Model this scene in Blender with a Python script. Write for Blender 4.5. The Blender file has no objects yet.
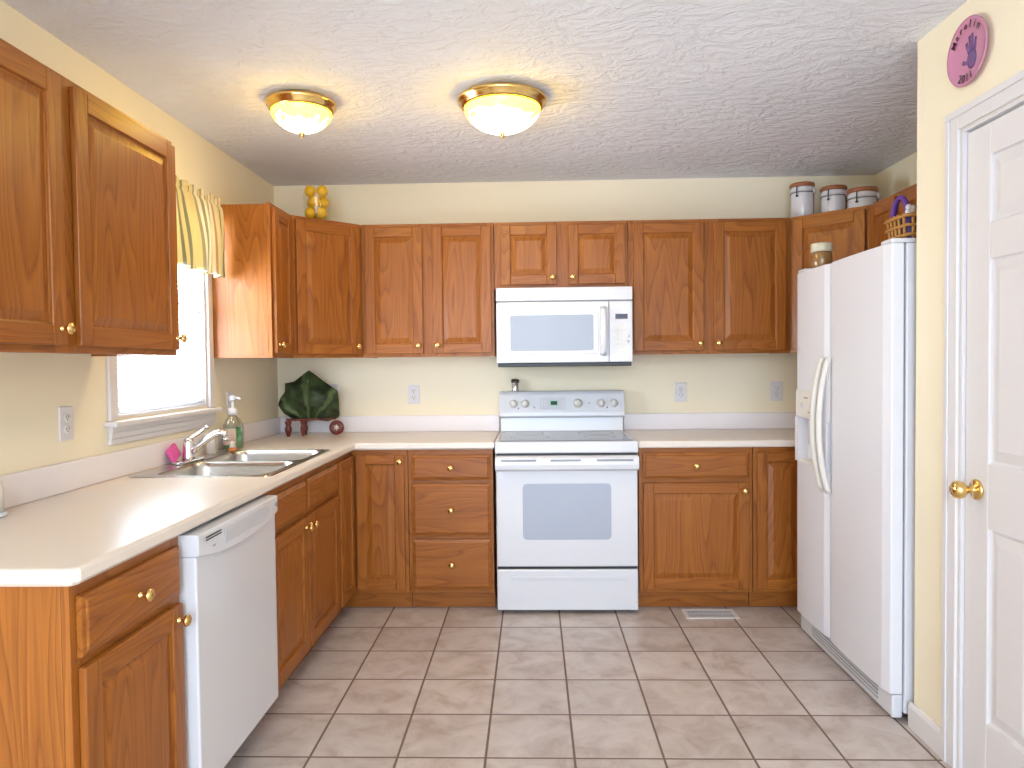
import bpy, bmesh, math, random
from mathutils import Vector, Matrix
random.seed(7)
PI = math.pi
S = bpy.context.scene
COL = S.collection

# ------------------------------------------------------------------ camera
cam_d = bpy.data.cameras.new('camera')
cam_d.sensor_width = 36.0
cam_d.lens = 717.4964 * 36.0 / 1024.0
cam_d.clip_start = 0.05
cam = bpy.data.objects.new('camera', cam_d)
COL.objects.link(cam)
right = Vector((0.9995196239, 0.0289763226, -0.0109951849))
fwd = Vector((-0.0292835747, 0.9991533890, -0.0288959772))
up = Vector((0.0101485771, 0.0292040746, 0.9995219499))
mw = Matrix((right, up, -fwd)).transposed().to_4x4()
mw.translation = Vector((1.5881, -4.4199, 1.3305))
cam.matrix_world = mw
S.camera = cam

# ------------------------------------------------------------------ world, daylight, exposure
world = bpy.data.worlds.new('overcast_sky')
S.world = world
world.use_nodes = True
bg = world.node_tree.nodes['Background']
bg.inputs['Color'].default_value = (0.67, 0.81, 1.0, 1)
bg.inputs['Strength'].default_value = 3.1


def area_light(name, loc, rot, sx, sy, power, color):
    d = bpy.data.lights.new(name, 'AREA')
    d.shape = 'RECTANGLE'
    d.size, d.size_y = sx, sy
    d.energy = power
    d.color = color
    o = bpy.data.objects.new(name, d)
    o.location = loc
    o.rotation_euler = rot
    COL.objects.link(o)
    return o


# added frontal fill behind the photographer, for daylight from the unseen room
area_light('rear_fill_light', (1.5, -8.2, 1.30), (PI / 2, 0, 0), 2.8, 2.1, 125, (0.63, 0.78, 1.0))
# unseen overhead fill, added to brighten the near floor and ceiling
area_light('overhead_fill_light', (1.5, -6.0, 2.41), (0, 0, 0), 0.6, 0.6, 85, (0.80, 0.90, 1.0))
# bright overcast daylight outside the kitchen window
area_light('window_daylight', (-0.75, -1.35, 1.75), (0, -PI / 2, 0), 1.7, 5.0, 1080, (0.76, 0.87, 1.0))

S.view_settings.view_transform = 'Standard'
S.view_settings.look = 'None'
S.view_settings.gamma = 1.0
S.view_settings.use_curve_mapping = False
S.view_settings.exposure = 0.07

# ------------------------------------------------------------------ materials
def new_mat(name):
    m = bpy.data.materials.new(name)
    m.use_nodes = True
    nt = m.node_tree
    b = nt.nodes['Principled BSDF']
    return m, nt, b


def N(nt, t, **kw):
    n = nt.nodes.new(t)
    for k, v in kw.items():
        setattr(n, k, v)
    return n


def srgb(r, g, b):
    def f(c):
        c /= 255.0
        return c / 12.92 if c <= 0.04045 else ((c + 0.055) / 1.055) ** 2.4
    return (f(r), f(g), f(b), 1)


def plain(name, col, rough=0.5, metal=0.0, bump=0.0, bscale=60.0, vary=0.0, coat=0.0, spec=0.5):
    m, nt, b = new_mat(name)
    b.inputs['Base Color'].default_value = col
    b.inputs['Roughness'].default_value = rough
    b.inputs['Metallic'].default_value = metal
    b.inputs['Specular IOR Level'].default_value = spec
    b.inputs['Coat Weight'].default_value = coat
    b.inputs['Coat Roughness'].default_value = 0.08
    tc = N(nt, 'ShaderNodeTexCoord')
    no = N(nt, 'ShaderNodeTexNoise')
    no.inputs['Scale'].default_value = bscale
    no.inputs['Detail'].default_value = 4
    nt.links.new(tc.outputs['Object'], no.inputs['Vector'])
    if bump:
        bp = N(nt, 'ShaderNodeBump')
        bp.inputs['Strength'].default_value = bump
        bp.inputs['Distance'].default_value = 0.002
        nt.links.new(no.outputs['Fac'], bp.inputs['Height'])
        nt.links.new(bp.outputs['Normal'], b.inputs['Normal'])
    if vary:
        mx = N(nt, 'ShaderNodeMix', data_type='RGBA')
        mx.inputs[6].default_value = col
        mx.inputs[7].default_value = (col[0] * (1 - vary), col[1] * (1 - vary), col[2] * (1 - vary), 1)
        nt.links.new(no.outputs['Fac'], mx.inputs[0])
        nt.links.new(mx.outputs[2], b.inputs['Base Color'])
    return m


def oak(name, axis, light, dark):
    """oak with cathedral figure running along the object's own z or x axis"""
    m, nt, b = new_mat(name)
    L = nt.links.new
    tc = N(nt, 'ShaderNodeTexCoord')
    oi = N(nt, 'ShaderNodeObjectInfo')
    mul = N(nt, 'ShaderNodeMath', operation='MULTIPLY')
    mul.inputs[1].default_value = 37.0
    L(oi.outputs['Random'], mul.inputs[0])
    add = N(nt, 'ShaderNodeVectorMath', operation='ADD')
    L(tc.outputs['Object'], add.inputs[0])
    L(mul.outputs[0], add.inputs[1])

    def stretched(across, along, detail, rough):
        mp = N(nt, 'ShaderNodeMapping')
        sc = [across, across, across]
        sc[2 if axis == 'z' else 0] = along
        mp.inputs['Scale'].default_value = sc
        L(add.outputs[0], mp.inputs['Vector'])
        n = N(nt, 'ShaderNodeTexNoise')
        n.inputs['Scale'].default_value = 1.0
        n.inputs['Detail'].default_value = detail
        n.inputs['Roughness'].default_value = rough
        L(mp.outputs[0], n.inputs['Vector'])
        return n
    fig = stretched(6.5, 0.85, 1.5, 0.4)
    k = N(nt, 'ShaderNodeMath', operation='MULTIPLY')
    k.inputs[1].default_value = 17.0
    L(fig.outputs['Fac'], k.inputs[0])
    fr = N(nt, 'ShaderNodeMath', operation='FRACT')
    L(k.outputs[0], fr.inputs[0])
    ramp = N(nt, 'ShaderNodeValToRGB')
    e = ramp.color_ramp.elements
    e[0].position, e[0].color = 0.0, (0.0, 0.0, 0.0, 1)
    e[1].position, e[1].color = 0.75, (0.55, 0.55, 0.55, 1)
    for p, c in ((0.86, 1.0), (0.97, 0.25)):
        x = ramp.color_ramp.elements.new(p)
        x.color = (c, c, c, 1)
    L(fr.outputs[0], ramp.inputs[0])
    pores = stretched(170.0, 5.0, 2.0, 0.6)
    broad = stretched(3.0, 0.5, 2.0, 0.5)
    m1 = N(nt, 'ShaderNodeMath', operation='MULTIPLY_ADD')
    m1.inputs[1].default_value = 0.85
    L(pores.outputs['Fac'], m1.inputs[0])
    rm = N(nt, 'ShaderNodeMath', operation='MULTIPLY')
    rm.inputs[1].default_value = 0.58
    L(ramp.outputs[0], rm.inputs[0])
    L(rm.outputs[0], m1.inputs[2])
    m2 = N(nt, 'ShaderNodeMath', operation='MULTIPLY_ADD')
    m2.inputs[1].default_value = 0.55
    L(broad.outputs['Fac'], m2.inputs[0])
    L(m1.outputs[0], m2.inputs[2])
    m3 = N(nt, 'ShaderNodeMath', operation='SUBTRACT', use_clamp=True)
    m3.inputs[1].default_value = 0.52
    L(m2.outputs[0], m3.inputs[0])
    mx = N(nt, 'ShaderNodeMix', data_type='RGBA')
    mx.inputs[6].default_value = light
    mx.inputs[7].default_value = dark
    L(m3.outputs[0], mx.inputs[0])
    L(mx.outputs[2], b.inputs['Base Color'])
    b.inputs['Roughness'].default_value = 0.36
    b.inputs['Specular IOR Level'].default_value = 0.28
    b.inputs['Coat Weight'].default_value = 0.08
    b.inputs['Coat Roughness'].default_value = 0.22
    bp = N(nt, 'ShaderNodeBump')
    bp.inputs['Strength'].default_value = 0.12
    bp.inputs['Distance'].default_value = 0.001
    L(pores.outputs['Fac'], bp.inputs['Height'])
    L(bp.outputs['Normal'], b.inputs['Normal'])
    return m


M = {}
OL, OD = (0.41, 0.138, 0.022, 1), (0.20, 0.056, 0.009, 1)
M['oak'] = oak('oak_upright', 'z', OL, OD)
M['oakh'] = oak('oak_crosswise', 'x', OL, OD)
M['wall'] = plain('pale_yellow_wall_paint', srgb(244, 233, 206), 0.7, bump=0.08, bscale=220)
M['white_trim'] = plain('white_trim_paint', srgb(224, 220, 221), 0.4)
M['appliance'] = plain('white_enamel', srgb(220, 221, 227), 0.22, bump=0.03, bscale=300, coat=0.3)
M['fridge'] = plain('white_pebbled_enamel', srgb(228, 228, 235), 0.32, bump=0.25, bscale=380)
M['cream_plastic'] = plain('cream_white_plastic', srgb(228, 224, 217), 0.35)
M['counter'] = plain('cream_laminate', srgb(238, 227, 216), 0.30, bump=0.03, bscale=400, vary=0.04)
M['whitelam'] = plain('white_laminate', srgb(240, 234, 236), 0.35)
M['steel'] = plain('brushed_stainless_steel', (0.56, 0.55, 0.53, 1), 0.27, 1.0, bump=0.05, bscale=200)
M['chrome'] = plain('polished_chrome', (0.75, 0.75, 0.77, 1), 0.08, 1.0)
M['brass'] = plain('polished_brass', (0.83, 0.58, 0.22, 1), 0.18, 1.0)
M['black'] = plain('black_plastic', (0.012, 0.012, 0.014, 1), 0.4)
M['darkgap'] = plain('dark_recess', (0.03, 0.027, 0.025, 1), 0.6)
M['grey'] = plain('grey_plastic', srgb(150, 150, 155), 0.45)
M['lightgrey'] = plain('light_grey_plastic', srgb(205, 206, 212), 0.4)
M['ovenglass'] = plain('grey_blue_oven_glass', srgb(172, 180, 196), 0.12)
M['mwglass'] = plain('grey_microwave_window', srgb(150, 154, 164), 0.14, vary=0.1, bscale=5)
M['cooktop'] = plain('grey_ceramic_glass', srgb(120, 128, 138), 0.09, vary=0.35, bscale=500)
M['indigo'] = plain('dark_indigo_display', srgb(40, 34, 74), 0.15)
M['greendisp'] = plain('dark_green_display', srgb(20, 62, 40), 0.15)
M['greenlit'], nt, b = new_mat('pale_green_display_rim')
b.inputs['Base Color'].default_value = srgb(170, 215, 190)
M['maroon'] = plain('maroon_painted_wood', srgb(112, 34, 24), 0.35, vary=0.3, bscale=40)
M['ceramic'] = plain('white_glazed_ceramic', srgb(224, 220, 224), 0.2, coat=0.3)
M['copperwood'] = plain('reddish_wood_lid', srgb(172, 104, 62), 0.35, vary=0.3, bscale=90)
M['wire'] = plain('dark_wire', (0.09, 0.075, 0.065, 1), 0.35, 0.8)
M['pink'] = plain('pink_glazed_ceramic', srgb(206, 134, 166), 0.18, vary=0.12, bscale=14, coat=0.4)
M['purpleprint'] = plain('purple_handprint_glaze', srgb(124, 88, 146), 0.25, vary=0.35, bscale=70)
M['ink'] = plain('dark_plum_lettering', srgb(58, 22, 44), 0.3)
M['sponge'] = plain('bright_pink_sponge', srgb(228, 96, 168), 0.9, bump=0.6, bscale=300)
M['lemon'] = plain('lemon_skin', srgb(240, 190, 28), 0.45, bump=0.25, bscale=260, vary=0.2)
M['greensoap'] = plain('green_soap', srgb(34, 150, 70), 0.2)
M['label'] = plain('pale_printed_label', srgb(214, 186, 168), 0.4, vary=0.35, bscale=60)
M['redlabel'] = plain('red_brown_label_mark', srgb(150, 60, 44), 0.4)
M['orange'] = plain('orange_soap', srgb(214, 122, 60), 0.3)
M['wicker'] = plain('honey_wicker', srgb(198, 140, 70), 0.6, bump=0.4, bscale=160, vary=0.35)
M['purple'] = plain('purple_ribbon', srgb(104, 58, 150), 0.5, vary=0.3, bscale=90)
M['navy'] = plain('purple_blue_lining', srgb(66, 56, 112), 0.7, vary=0.3, bscale=60)
M['slat'], nt, b = new_mat('white_vinyl_blind_slat')
b.inputs['Base Color'].default_value = srgb(242, 242, 242)
b.inputs['Roughness'].default_value = 0.4
tr_ = N(nt, 'ShaderNodeBsdfTranslucent')
tr_.inputs['Color'].default_value = srgb(242, 242, 240)
mx_ = N(nt, 'ShaderNodeMixShader')
mx_.inputs[0].default_value = 0.5
nt.links.new(b.outputs[0], mx_.inputs[1])
nt.links.new(tr_.outputs[0], mx_.inputs[2])
nt.links.new(mx_.outputs[0], nt.nodes['Material Output'].inputs['Surface'])
M['jarglass'] = plain('tan_filled_glass_jar', srgb(164, 122, 74), 0.15, vary=0.3, bscale=30, coat=0.5)
M['jarlid'] = plain('cream_jar_lid', srgb(214, 206, 180), 0.35)
M['bluewhite'] = plain('pale_blue_white_plastic', srgb(222, 228, 236), 0.3)


def floor_mat():
    m, nt, b = new_mat('beige_floor_tile')
    L = nt.links.new
    T, OX, OY, G = 0.2996, 1.7153, -0.8412, 0.0042
    geo = N(nt, 'ShaderNodeNewGeometry')
    sep = N(nt, 'ShaderNodeSeparateXYZ')
    L(geo.outputs['Position'], sep.inputs[0])
    cells, dists = [], []
    for ax, off in (('X', OX), ('Y', OY)):
        a = N(nt, 'ShaderNodeMath', operation='SUBTRACT')
        a.inputs[1].default_value = off
        L(sep.outputs[ax], a.inputs[0])
        d = N(nt, 'ShaderNodeMath', operation='DIVIDE')
        d.inputs[1].default_value = T
        L(a.outputs[0], d.inputs[0])
        fl = N(nt, 'ShaderNodeMath', operation='FLOOR')
        L(d.outputs[0], fl.inputs[0])
        fr = N(nt, 'ShaderNodeMath', operation='FRACT')
        L(d.outputs[0], fr.inputs[0])
        h = N(nt, 'ShaderNodeMath', operation='SUBTRACT')
        h.inputs[1].default_value = 0.5
        L(fr.outputs[0], h.inputs[0])
        ab = N(nt, 'ShaderNodeMath', operation='ABSOLUTE')
        L(h.outputs[0], ab.inputs[0])
        cells.append(fl)
        dists.append(ab)
    mxm = N(nt, 'ShaderNodeMath', operation='MAXIMUM')
    L(dists[0].outputs[0], mxm.inputs[0])
    L(dists[1].outputs[0], mxm.inputs[1])
    mr = N(nt, 'ShaderNodeMapRange')
    mr.inputs['From Min'].default_value = 0.5 - 1.25 * G / T
    mr.inputs['From Max'].default_value = 0.5 - 0.75 * G / T
    L(mxm.outputs[0], mr.inputs['Value'])
    comb = N(nt, 'ShaderNodeCombineXYZ')
    L(cells[0].outputs[0], comb.inputs[0])
    L(cells[1].outputs[0], comb.inputs[1])
    wn = N(nt, 'ShaderNodeTexWhiteNoise', noise_dimensions='3D')
    L(comb.outputs[0], wn.inputs['Vector'])
    sc = N(nt, 'ShaderNodeVectorMath', operation='SCALE')
    sc.inputs['Scale'].default_value = 9.0
    L(wn.outputs['Color'], sc.inputs[0])
    ad = N(nt, 'ShaderNodeVectorMath', operation='ADD')
    L(geo.outputs['Position'], ad.inputs[0])
    L(sc.outputs[0], ad.inputs[1])
    n1 = N(nt, 'ShaderNodeTexNoise')
    n1.inputs['Scale'].default_value = 7.5
    n1.inputs['Detail'].default_value = 6
    n1.inputs['Roughness'].default_value = 0.62
    n1.inputs['Distortion'].default_value = 0.6
    L(ad.outputs[0], n1.inputs['Vector'])
    ramp = N(nt, 'ShaderNodeValToRGB')
    e = ramp.color_ramp.elements
    e[0].position, e[0].color = 0.28, srgb(172, 154, 143)
    e[1].position, e[1].color = 0.72, srgb(214, 205, 200)
    x = e.new(0.5)
    x.color = srgb(200, 188, 182)
    L(n1.outputs['Fac'], ramp.inputs[0])
    hv = N(nt, 'ShaderNodeMapRange')
    hv.inputs['To Min'].default_value = 0.93
    hv.inputs['To Max'].default_value = 1.05
    L(wn.outputs['Value'], hv.inputs['Value'])
    vm = N(nt, 'ShaderNodeVectorMath', operation='SCALE')
    L(ramp.outputs[0], vm.inputs[0])
    L(hv.outputs[0], vm.inputs['Scale'])
    mx = N(nt, 'ShaderNodeMix', data_type='RGBA')
    L(mr.outputs[0], mx.inputs[0])
    L(vm.outputs[0], mx.inputs[6])
    mx.inputs[7].default_value = srgb(120, 100, 90)
    L(mx.outputs[2], b.inputs['Base Color'])
    rr = N(nt, 'ShaderNodeMapRange')
    rr.inputs['To Min'].default_value = 0.33
    rr.inputs['To Max'].default_value = 0.8
    L(mr.outputs[0], rr.inputs['Value'])
    L(rr.outputs[0], b.inputs['Roughness'])
    inv = N(nt, 'ShaderNodeMath', operation='MULTIPLY_ADD')
    inv.inputs[1].default_value = -1.0
    L(mr.outputs[0], inv.inputs[0])
    k = N(nt, 'ShaderNodeMath', operation='MULTIPLY')
    k.inputs[1].default_value = 0.12
    L(n1.outputs['Fac'], k.inputs[0])
    L(k.outputs[0], inv.inputs[2])
    bp = N(nt, 'ShaderNodeBump')
    bp.inputs['Strength'].default_value = 0.35
    bp.inputs['Distance'].default_value = 0.003
    L(inv.outputs[0], bp.inputs['Height'])
    L(bp.outputs['Normal'], b.inputs['Normal'])
    return m


def ceiling_mat():
    m, nt, b = new_mat('knockdown_textured_ceiling')
    L = nt.links.new
    geo = N(nt, 'ShaderNodeNewGeometry')
    n0 = N(nt, 'ShaderNodeTexNoise')
    n0.inputs['Scale'].default_value = 2.2
    n0.inputs['Detail'].default_value = 2
    L(geo.outputs['Position'], n0.inputs['Vector'])
    sc = N(nt, 'ShaderNodeVectorMath', operation='SCALE')
    sc.inputs['Scale'].default_value = 0.3
    L(n0.outputs['Color'], sc.inputs[0])
    ad = N(nt, 'ShaderNodeVectorMath', operation='ADD')
    L(geo.outputs['Position'], ad.inputs[0])
    L(sc.outputs[0], ad.inputs[1])
    mp = N(nt, 'ShaderNodeMapping')
    mp.inputs['Rotation'].default_value = (0, 0, 0.5)
    mp.inputs['Scale'].default_value = (1.0, 1.6, 1.0)
    L(ad.outputs[0], mp.inputs['Vector'])
    n1 = N(nt, 'ShaderNodeTexNoise')
    n1.inputs['Scale'].default_value = 15.0
    n1.inputs['Detail'].default_value = 7
    n1.inputs['Roughness'].default_value = 0.62
    n1.inputs['Distortion'].default_value = 0.45
    L(mp.outputs[0], n1.inputs['Vector'])
    ramp = N(nt, 'ShaderNodeValToRGB')
    ramp.color_ramp.elements[0].position = 0.38
    ramp.color_ramp.elements[1].position = 0.66
    L(n1.outputs['Fac'], ramp.inputs[0])
    bp = N(nt, 'ShaderNodeBump')
    bp.inputs['Strength'].default_value = 0.8
    bp.inputs['Distance'].default_value = 0.010
    L(ramp.outputs[0], bp.inputs['Height'])
    L(bp.outputs['Normal'], b.inputs['Normal'])
    b.inputs['Base Color'].default_value = srgb(243, 244, 250)
    b.inputs['Roughness'].default_value = 0.75
    return m


def fabric_mat():
    m, nt, b = new_mat('striped_valance_fabric')
    L = nt.links.new
    uv = N(nt, 'ShaderNodeUVMap')
    sep = N(nt, 'ShaderNodeSeparateXYZ')
    L(uv.outputs[0], sep.inputs[0])
    mu = N(nt, 'ShaderNodeMath', operation='MULTIPLY')
    mu.inputs[1].default_value = 13.0
    L(sep.outputs[0], mu.inputs[0])
    fr = N(nt, 'ShaderNodeMath', operation='FRACT')
    L(mu.outputs[0], fr.inputs[0])
    ramp = N(nt, 'ShaderNodeValToRGB')
    ramp.color_ramp.interpolation = 'CONSTANT'
    e = ramp.color_ramp.elements
    cs = [(0.0, srgb(228, 212, 160)), (0.30, srgb(176, 168, 136)), (0.40, srgb(238, 230, 204)),
          (0.62, srgb(200, 160, 112)), (0.68, srgb(230, 214, 166)), (0.90, srgb(150, 150, 124))]
    e[0].position, e[0].color = cs[0]
    e[1].position, e[1].color = cs[-1]
    for p, c in cs[1:-1]:
        x = e.new(p)
        x.color = c
    L(fr.outputs[0], ramp.inputs[0])
    L(ramp.outputs[0], b.inputs['Base Color'])
    b.inputs['Roughness'].default_value = 0.9
    tr = N(nt, 'ShaderNodeBsdfTranslucent')
    L(ramp.outputs[0], tr.inputs['Color'])
    mix = N(nt, 'ShaderNodeMixShader')
    mix.inputs[0].default_value = 0.2
    L(b.outputs[0], mix.inputs[1])
    L(tr.outputs[0], mix.inputs[2])
    L(mix.outputs[0], nt.nodes['Material Output'].inputs['Surface'])
    return m


def leaf_mat():
    m, nt, b = new_mat('dark_green_leaf_glaze')
    L = nt.links.new
    tc = N(nt, 'ShaderNodeTexCoord')
    n1 = N(nt, 'ShaderNodeTexNoise')
    n1.inputs['Scale'].default_value = 16
    n1.inputs['Detail'].default_value = 5
    L(tc.outputs['Object'], n1.inputs['Vector'])
    ramp = N(nt, 'ShaderNodeValToRGB')
    e = ramp.color_ramp.elements
    e[0].position, e[0].color = 0.3, srgb(22, 28, 20)
    e[1].position, e[1].color = 0.75, srgb(66, 84, 46)
    L(n1.outputs['Fac'], ramp.inputs[0])
    sp = N(nt, 'ShaderNodeSeparateXYZ')
    L(tc.outputs['Object'], sp.inputs[0])
    zs = N(nt, 'ShaderNodeMath', operation='SUBTRACT')
    zs.inputs[1].default_value = 0.06
    L(sp.outputs['Z'], zs.inputs[0])
    at = N(nt, 'ShaderNodeMath', operation='ARCTAN2')
    L(sp.outputs['X'], at.inputs[0])
    L(zs.outputs[0], at.inputs[1])
    wob = N(nt, 'ShaderNodeMath', operation='MULTIPLY_ADD')
    wob.inputs[1].default_value = 0.5
    L(n1.outputs['Fac'], wob.inputs[0])
    L(at.outputs[0], wob.inputs[2])
    fq = N(nt, 'ShaderNodeMath', operation='MULTIPLY')
    fq.inputs[1].default_value = 9.0
    L(wob.outputs[0], fq.inputs[0])
    sn = N(nt, 'ShaderNodeMath', operation='SINE')
    L(fq.outputs[0], sn.inputs[0])
    vr = N(nt, 'ShaderNodeMapRange')
    vr.inputs['From Min'].default_value = 0.55
    vr.inputs['From Max'].default_value = 1.0
    vr.inputs['To Max'].default_value = 0.65
    L(sn.outputs[0], vr.inputs['Value'])
    vx = N(nt, 'ShaderNodeMix', data_type='RGBA')
    L(vr.outputs[0], vx.inputs[0])
    L(ramp.outputs[0], vx.inputs[6])
    vx.inputs[7].default_value = srgb(104, 122, 78)
    L(vx.outputs[2], b.inputs['Base Color'])
    b.inputs['Roughness'].default_value = 0.5
    b.inputs['Specular IOR Level'].default_value = 0.3
    bp = N(nt, 'ShaderNodeBump')
    bp.inputs['Strength'].default_value = 0.5
    bp.inputs['Distance'].default_value = 0.006
    L(n1.outputs['Fac'], bp.inputs['Height'])
    L(bp.outputs['Normal'], b.inputs['Normal'])
    return m


def shade_mat():
    """lit alabaster glass: mottled, gives off warm light"""
    m, nt, b = new_mat('lit_alabaster_glass')
    L = nt.links.new
    tc = N(nt, 'ShaderNodeTexCoord')
    n1 = N(nt, 'ShaderNodeTexNoise')
    n1.inputs['Scale'].default_value = 9
    n1.inputs['Detail'].default_value = 3
    n1.inputs['Distortion'].default_value = 1.2
    L(tc.outputs['Object'], n1.inputs['Vector'])
    ramp = N(nt, 'ShaderNodeValToRGB')
    e = ramp.color_ramp.elements
    e[0].position, e[0].color = 0.50, (1.0, 0.60, 0.008, 1)
    e[1].position, e[1].color = 0.92, (1.0, 0.94, 0.86, 1)
    sp = N(nt, 'ShaderNodeSeparateXYZ')
    L(tc.outputs['Object'], sp.inputs[0])
    zr = N(nt, 'ShaderNodeMapRange')
    zr.inputs['From Min'].default_value = -0.045
    zr.inputs['From Max'].default_value = -0.145
    zr.inputs['To Min'].default_value = -0.25
    zr.inputs['To Max'].default_value = 0.35
    L(sp.outputs['Z'], zr.inputs['Value'])
    sm = N(nt, 'ShaderNodeMath', operation='ADD')
    L(n1.outputs['Fac'], sm.inputs[0])
    L(zr.outputs[0], sm.inputs[1])
    L(sm.outputs[0], ramp.inputs[0])
    L(ramp.outputs[0], b.inputs['Emission Color'])
    b.inputs['Base Color'].default_value = srgb(240, 220, 160)
    b.inputs['Emission Strength'].default_value = LAMP
    b.inputs['Roughness'].default_value = 0.2
    return m


def glass_mat(name, tint, gloss=0.10):
    m, nt, b = new_mat(name)
    L = nt.links.new
    t = N(nt, 'ShaderNodeBsdfTransparent')
    t.inputs['Color'].default_value = tint
    g = N(nt, 'ShaderNodeBsdfGlossy')
    g.inputs['Roughness'].default_value = 0.03
    mix = N(nt, 'ShaderNodeMixShader')
    mix.inputs[0].default_value = gloss
    L(t.outputs[0], mix.inputs[1])
    L(g.outputs[0], mix.inputs[2])
    L(mix.outputs[0], nt.nodes['Material Output'].inputs['Surface'])
    return m


LAMP = 24.0
M['floor'] = floor_mat()
M['ceiling'] = ceiling_mat()
M['fabric'] = fabric_mat()
M['leaf'] = leaf_mat()
M['shade'] = shade_mat()
M['pane'] = glass_mat('window_glass', (0.97, 0.98, 0.98, 1), 0.05)
M['clear'] = glass_mat('clear_glass', (0.985, 0.98, 0.95, 1), 0.03)
M['clearplastic'] = glass_mat('clear_plastic', (0.86, 0.88, 0.86, 1), 0.2)


# ------------------------------------------------------------------ mesh builder
class MB:
    def __init__(s):
        s.bm = bmesh.new()
        s.mi = 0
        s.uv = None

    def _merge(s, tmp, smooth=False):
        vm = {}
        for v in tmp.verts:
            vm[v] = s.bm.verts.new(v.co)
        for f in tmp.faces:
            try:
                nf = s.bm.faces.new([vm[v] for v in f.verts])
            except ValueError:
                continue
            nf.material_index = s.mi
            nf.smooth = smooth
        tmp.free()

    def box(s, x0, x1, y0, y1, z0, z1, bev=0.0, seg=2, mat=None):
        t = bmesh.new()
        bmesh.ops.create_cube(t, size=1.0)
        sx, sy, sz = x1 - x0, y1 - y0, z1 - z0
        for v in t.verts:
            v.co = Vector(((v.co.x + .5) * sx + x0, (v.co.y + .5) * sy + y0, (v.co.z + .5) * sz + z0))
        if bev > 0:
            bmesh.ops.bevel(t, geom=t.edges[:], offset=min(bev, .45 * min(abs(sx), abs(sy), abs(sz))), segments=seg, affect='EDGES', profile=0.5)
        if mat is not None:
            for v in t.verts:
                v.co = mat @ v.co
        s._merge(t)
        return s

    def prism(s, pts, z0, z1, bev=0.0, seg=2, axis='z', mat=None):
        """extrude a ccw outline (list of 2-D points) along z (or y / x)"""
        t = bmesh.new()

        def P(a, b, c):
            if axis == 'z':
                return (a, b, c)
            if axis == 'y':
                return (a, c, b)
            return (c, a, b)
        lo = [t.verts.new(P(a, b, z0)) for a, b in pts]
        hi = [t.verts.new(P(a, b, z1)) for a, b in pts]
        n = len(pts)
        t.faces.new(lo[::-1])
        t.faces.new(hi)
        for i in range(n):
            t.faces.new((lo[i], lo[(i + 1) % n], hi[(i + 1) % n], hi[i]))
        bmesh.ops.recalc_face_normals(t, faces=t.faces[:])
        if bev > 0:
            bmesh.ops.bevel(t, geom=t.edges[:], offset=bev, segments=seg, affect='EDGES', profile=0.5)
        if mat is not None:
            for v in t.verts:
                v.co = mat @ v.co
        s._merge(t)
        return s

    def lathe(s, prof, c=(0, 0, 0), axis='z', n=32, cap=True, sx=1.0, sy=1.0):
        """prof: list of (radius, height); axis z, or '-y' (towards the viewer of a front)"""
        rings = []
        for r, h in prof:
            ring = []
            for i in range(n):
                a = 2 * PI * i / n
                u, v = r * math.cos(a) * sx, r * math.sin(a) * sy
                if axis == 'z':
                    p = (c[0] + u, c[1] + v, c[2] + h)
                elif axis == '-y':
                    p = (c[0] + u, c[1] - h, c[2] + v)
                else:
                    p = (c[0] + h, c[1] + u, c[2] + v)
                ring.append(s.bm.verts.new(p))
            rings.append(ring)
        fs = []
        for a, b in zip(rings[:-1], rings[1:]):
            for i in range(n):
                f = s.bm.faces.new((a[i], a[(i + 1) % n], b[(i + 1) % n], b[i]))
                f.smooth = True
                fs.append(f)
        if cap:
            fs.append(s.bm.faces.new(rings[0][::-1]))
            fs.append(s.bm.faces.new(rings[-1]))
        for f in fs:
            f.material_index = s.mi
        bmesh.ops.recalc_face_normals(s.bm, faces=fs)
        return s

    def rings(s, loops, cap0=True, cap1=True, smooth=False, closed=True):
        vs = [[s.bm.verts.new(p) for p in lp] for lp in loops]
        n = len(vs[0])
        fs = []
        for a, b in zip(vs[:-1], vs[1:]):
            for i in range(n if closed else n - 1):
                f = s.bm.faces.new((a[i], a[(i + 1) % n], b[(i + 1) % n], b[i]))
                f.smooth = smooth
                fs.append(f)
        if cap0:
            fs.append(s.bm.faces.new(vs[0][::-1]))
        if cap1:
            fs.append(s.bm.faces.new(vs[-1]))
        for f in fs:
            f.material_index = s.mi
        if closed and (cap0 or cap1):
            bmesh.ops.recalc_face_normals(s.bm, faces=fs)
        return s

    def tube(s, pts, r, n=10, cap=True, flat=1.0, taper=None):
        pts = [Vector(p) for p in pts]
        loops = []
        up0 = None
        for i, p in enumerate(pts):
            d = (pts[min(i + 1, len(pts) - 1)] - pts[max(i - 1, 0)]).normalized()
            if up0 is None:
                h = Vector((0, 0, 1)) if abs(d.z) < 0.9 else Vector((1, 0, 0))
                up0 = (h - d * h.dot(d)).normalized()
            else:
                up0 = (up0 - d * up0.dot(d)).normalized()
            sd = d.cross(up0)
            rr = r if taper is None else r * (1 + (taper - 1) * i / (len(pts) - 1))
            loops.append([p + (sd * math.cos(2 * PI * k / n) + up0 * (math.sin(2 * PI * k / n) * flat)) * rr for k in range(n)])
        return s.rings(loops, cap, cap, smooth=True)

    def build(s, name, mats, parent=None, loc=(0, 0, 0), rot=(0, 0, 0), weld=False):
        if weld:
            bmesh.ops.remove_doubles(s.bm, verts=s.bm.verts[:], dist=1e-5)
        me = bpy.data.meshes.new(name)
        s.bm.to_mesh(me)
        s.bm.free()
        if not isinstance(mats, (list, tuple)):
            mats = [mats]
        for m in mats:
            me.materials.append(M[m])
        o = bpy.data.objects.new(name, me)
        o.location = loc
        o.rotation_euler = rot
        if parent is not None:
            o.parent = parent
        COL.objects.link(o)
        return o


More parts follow.
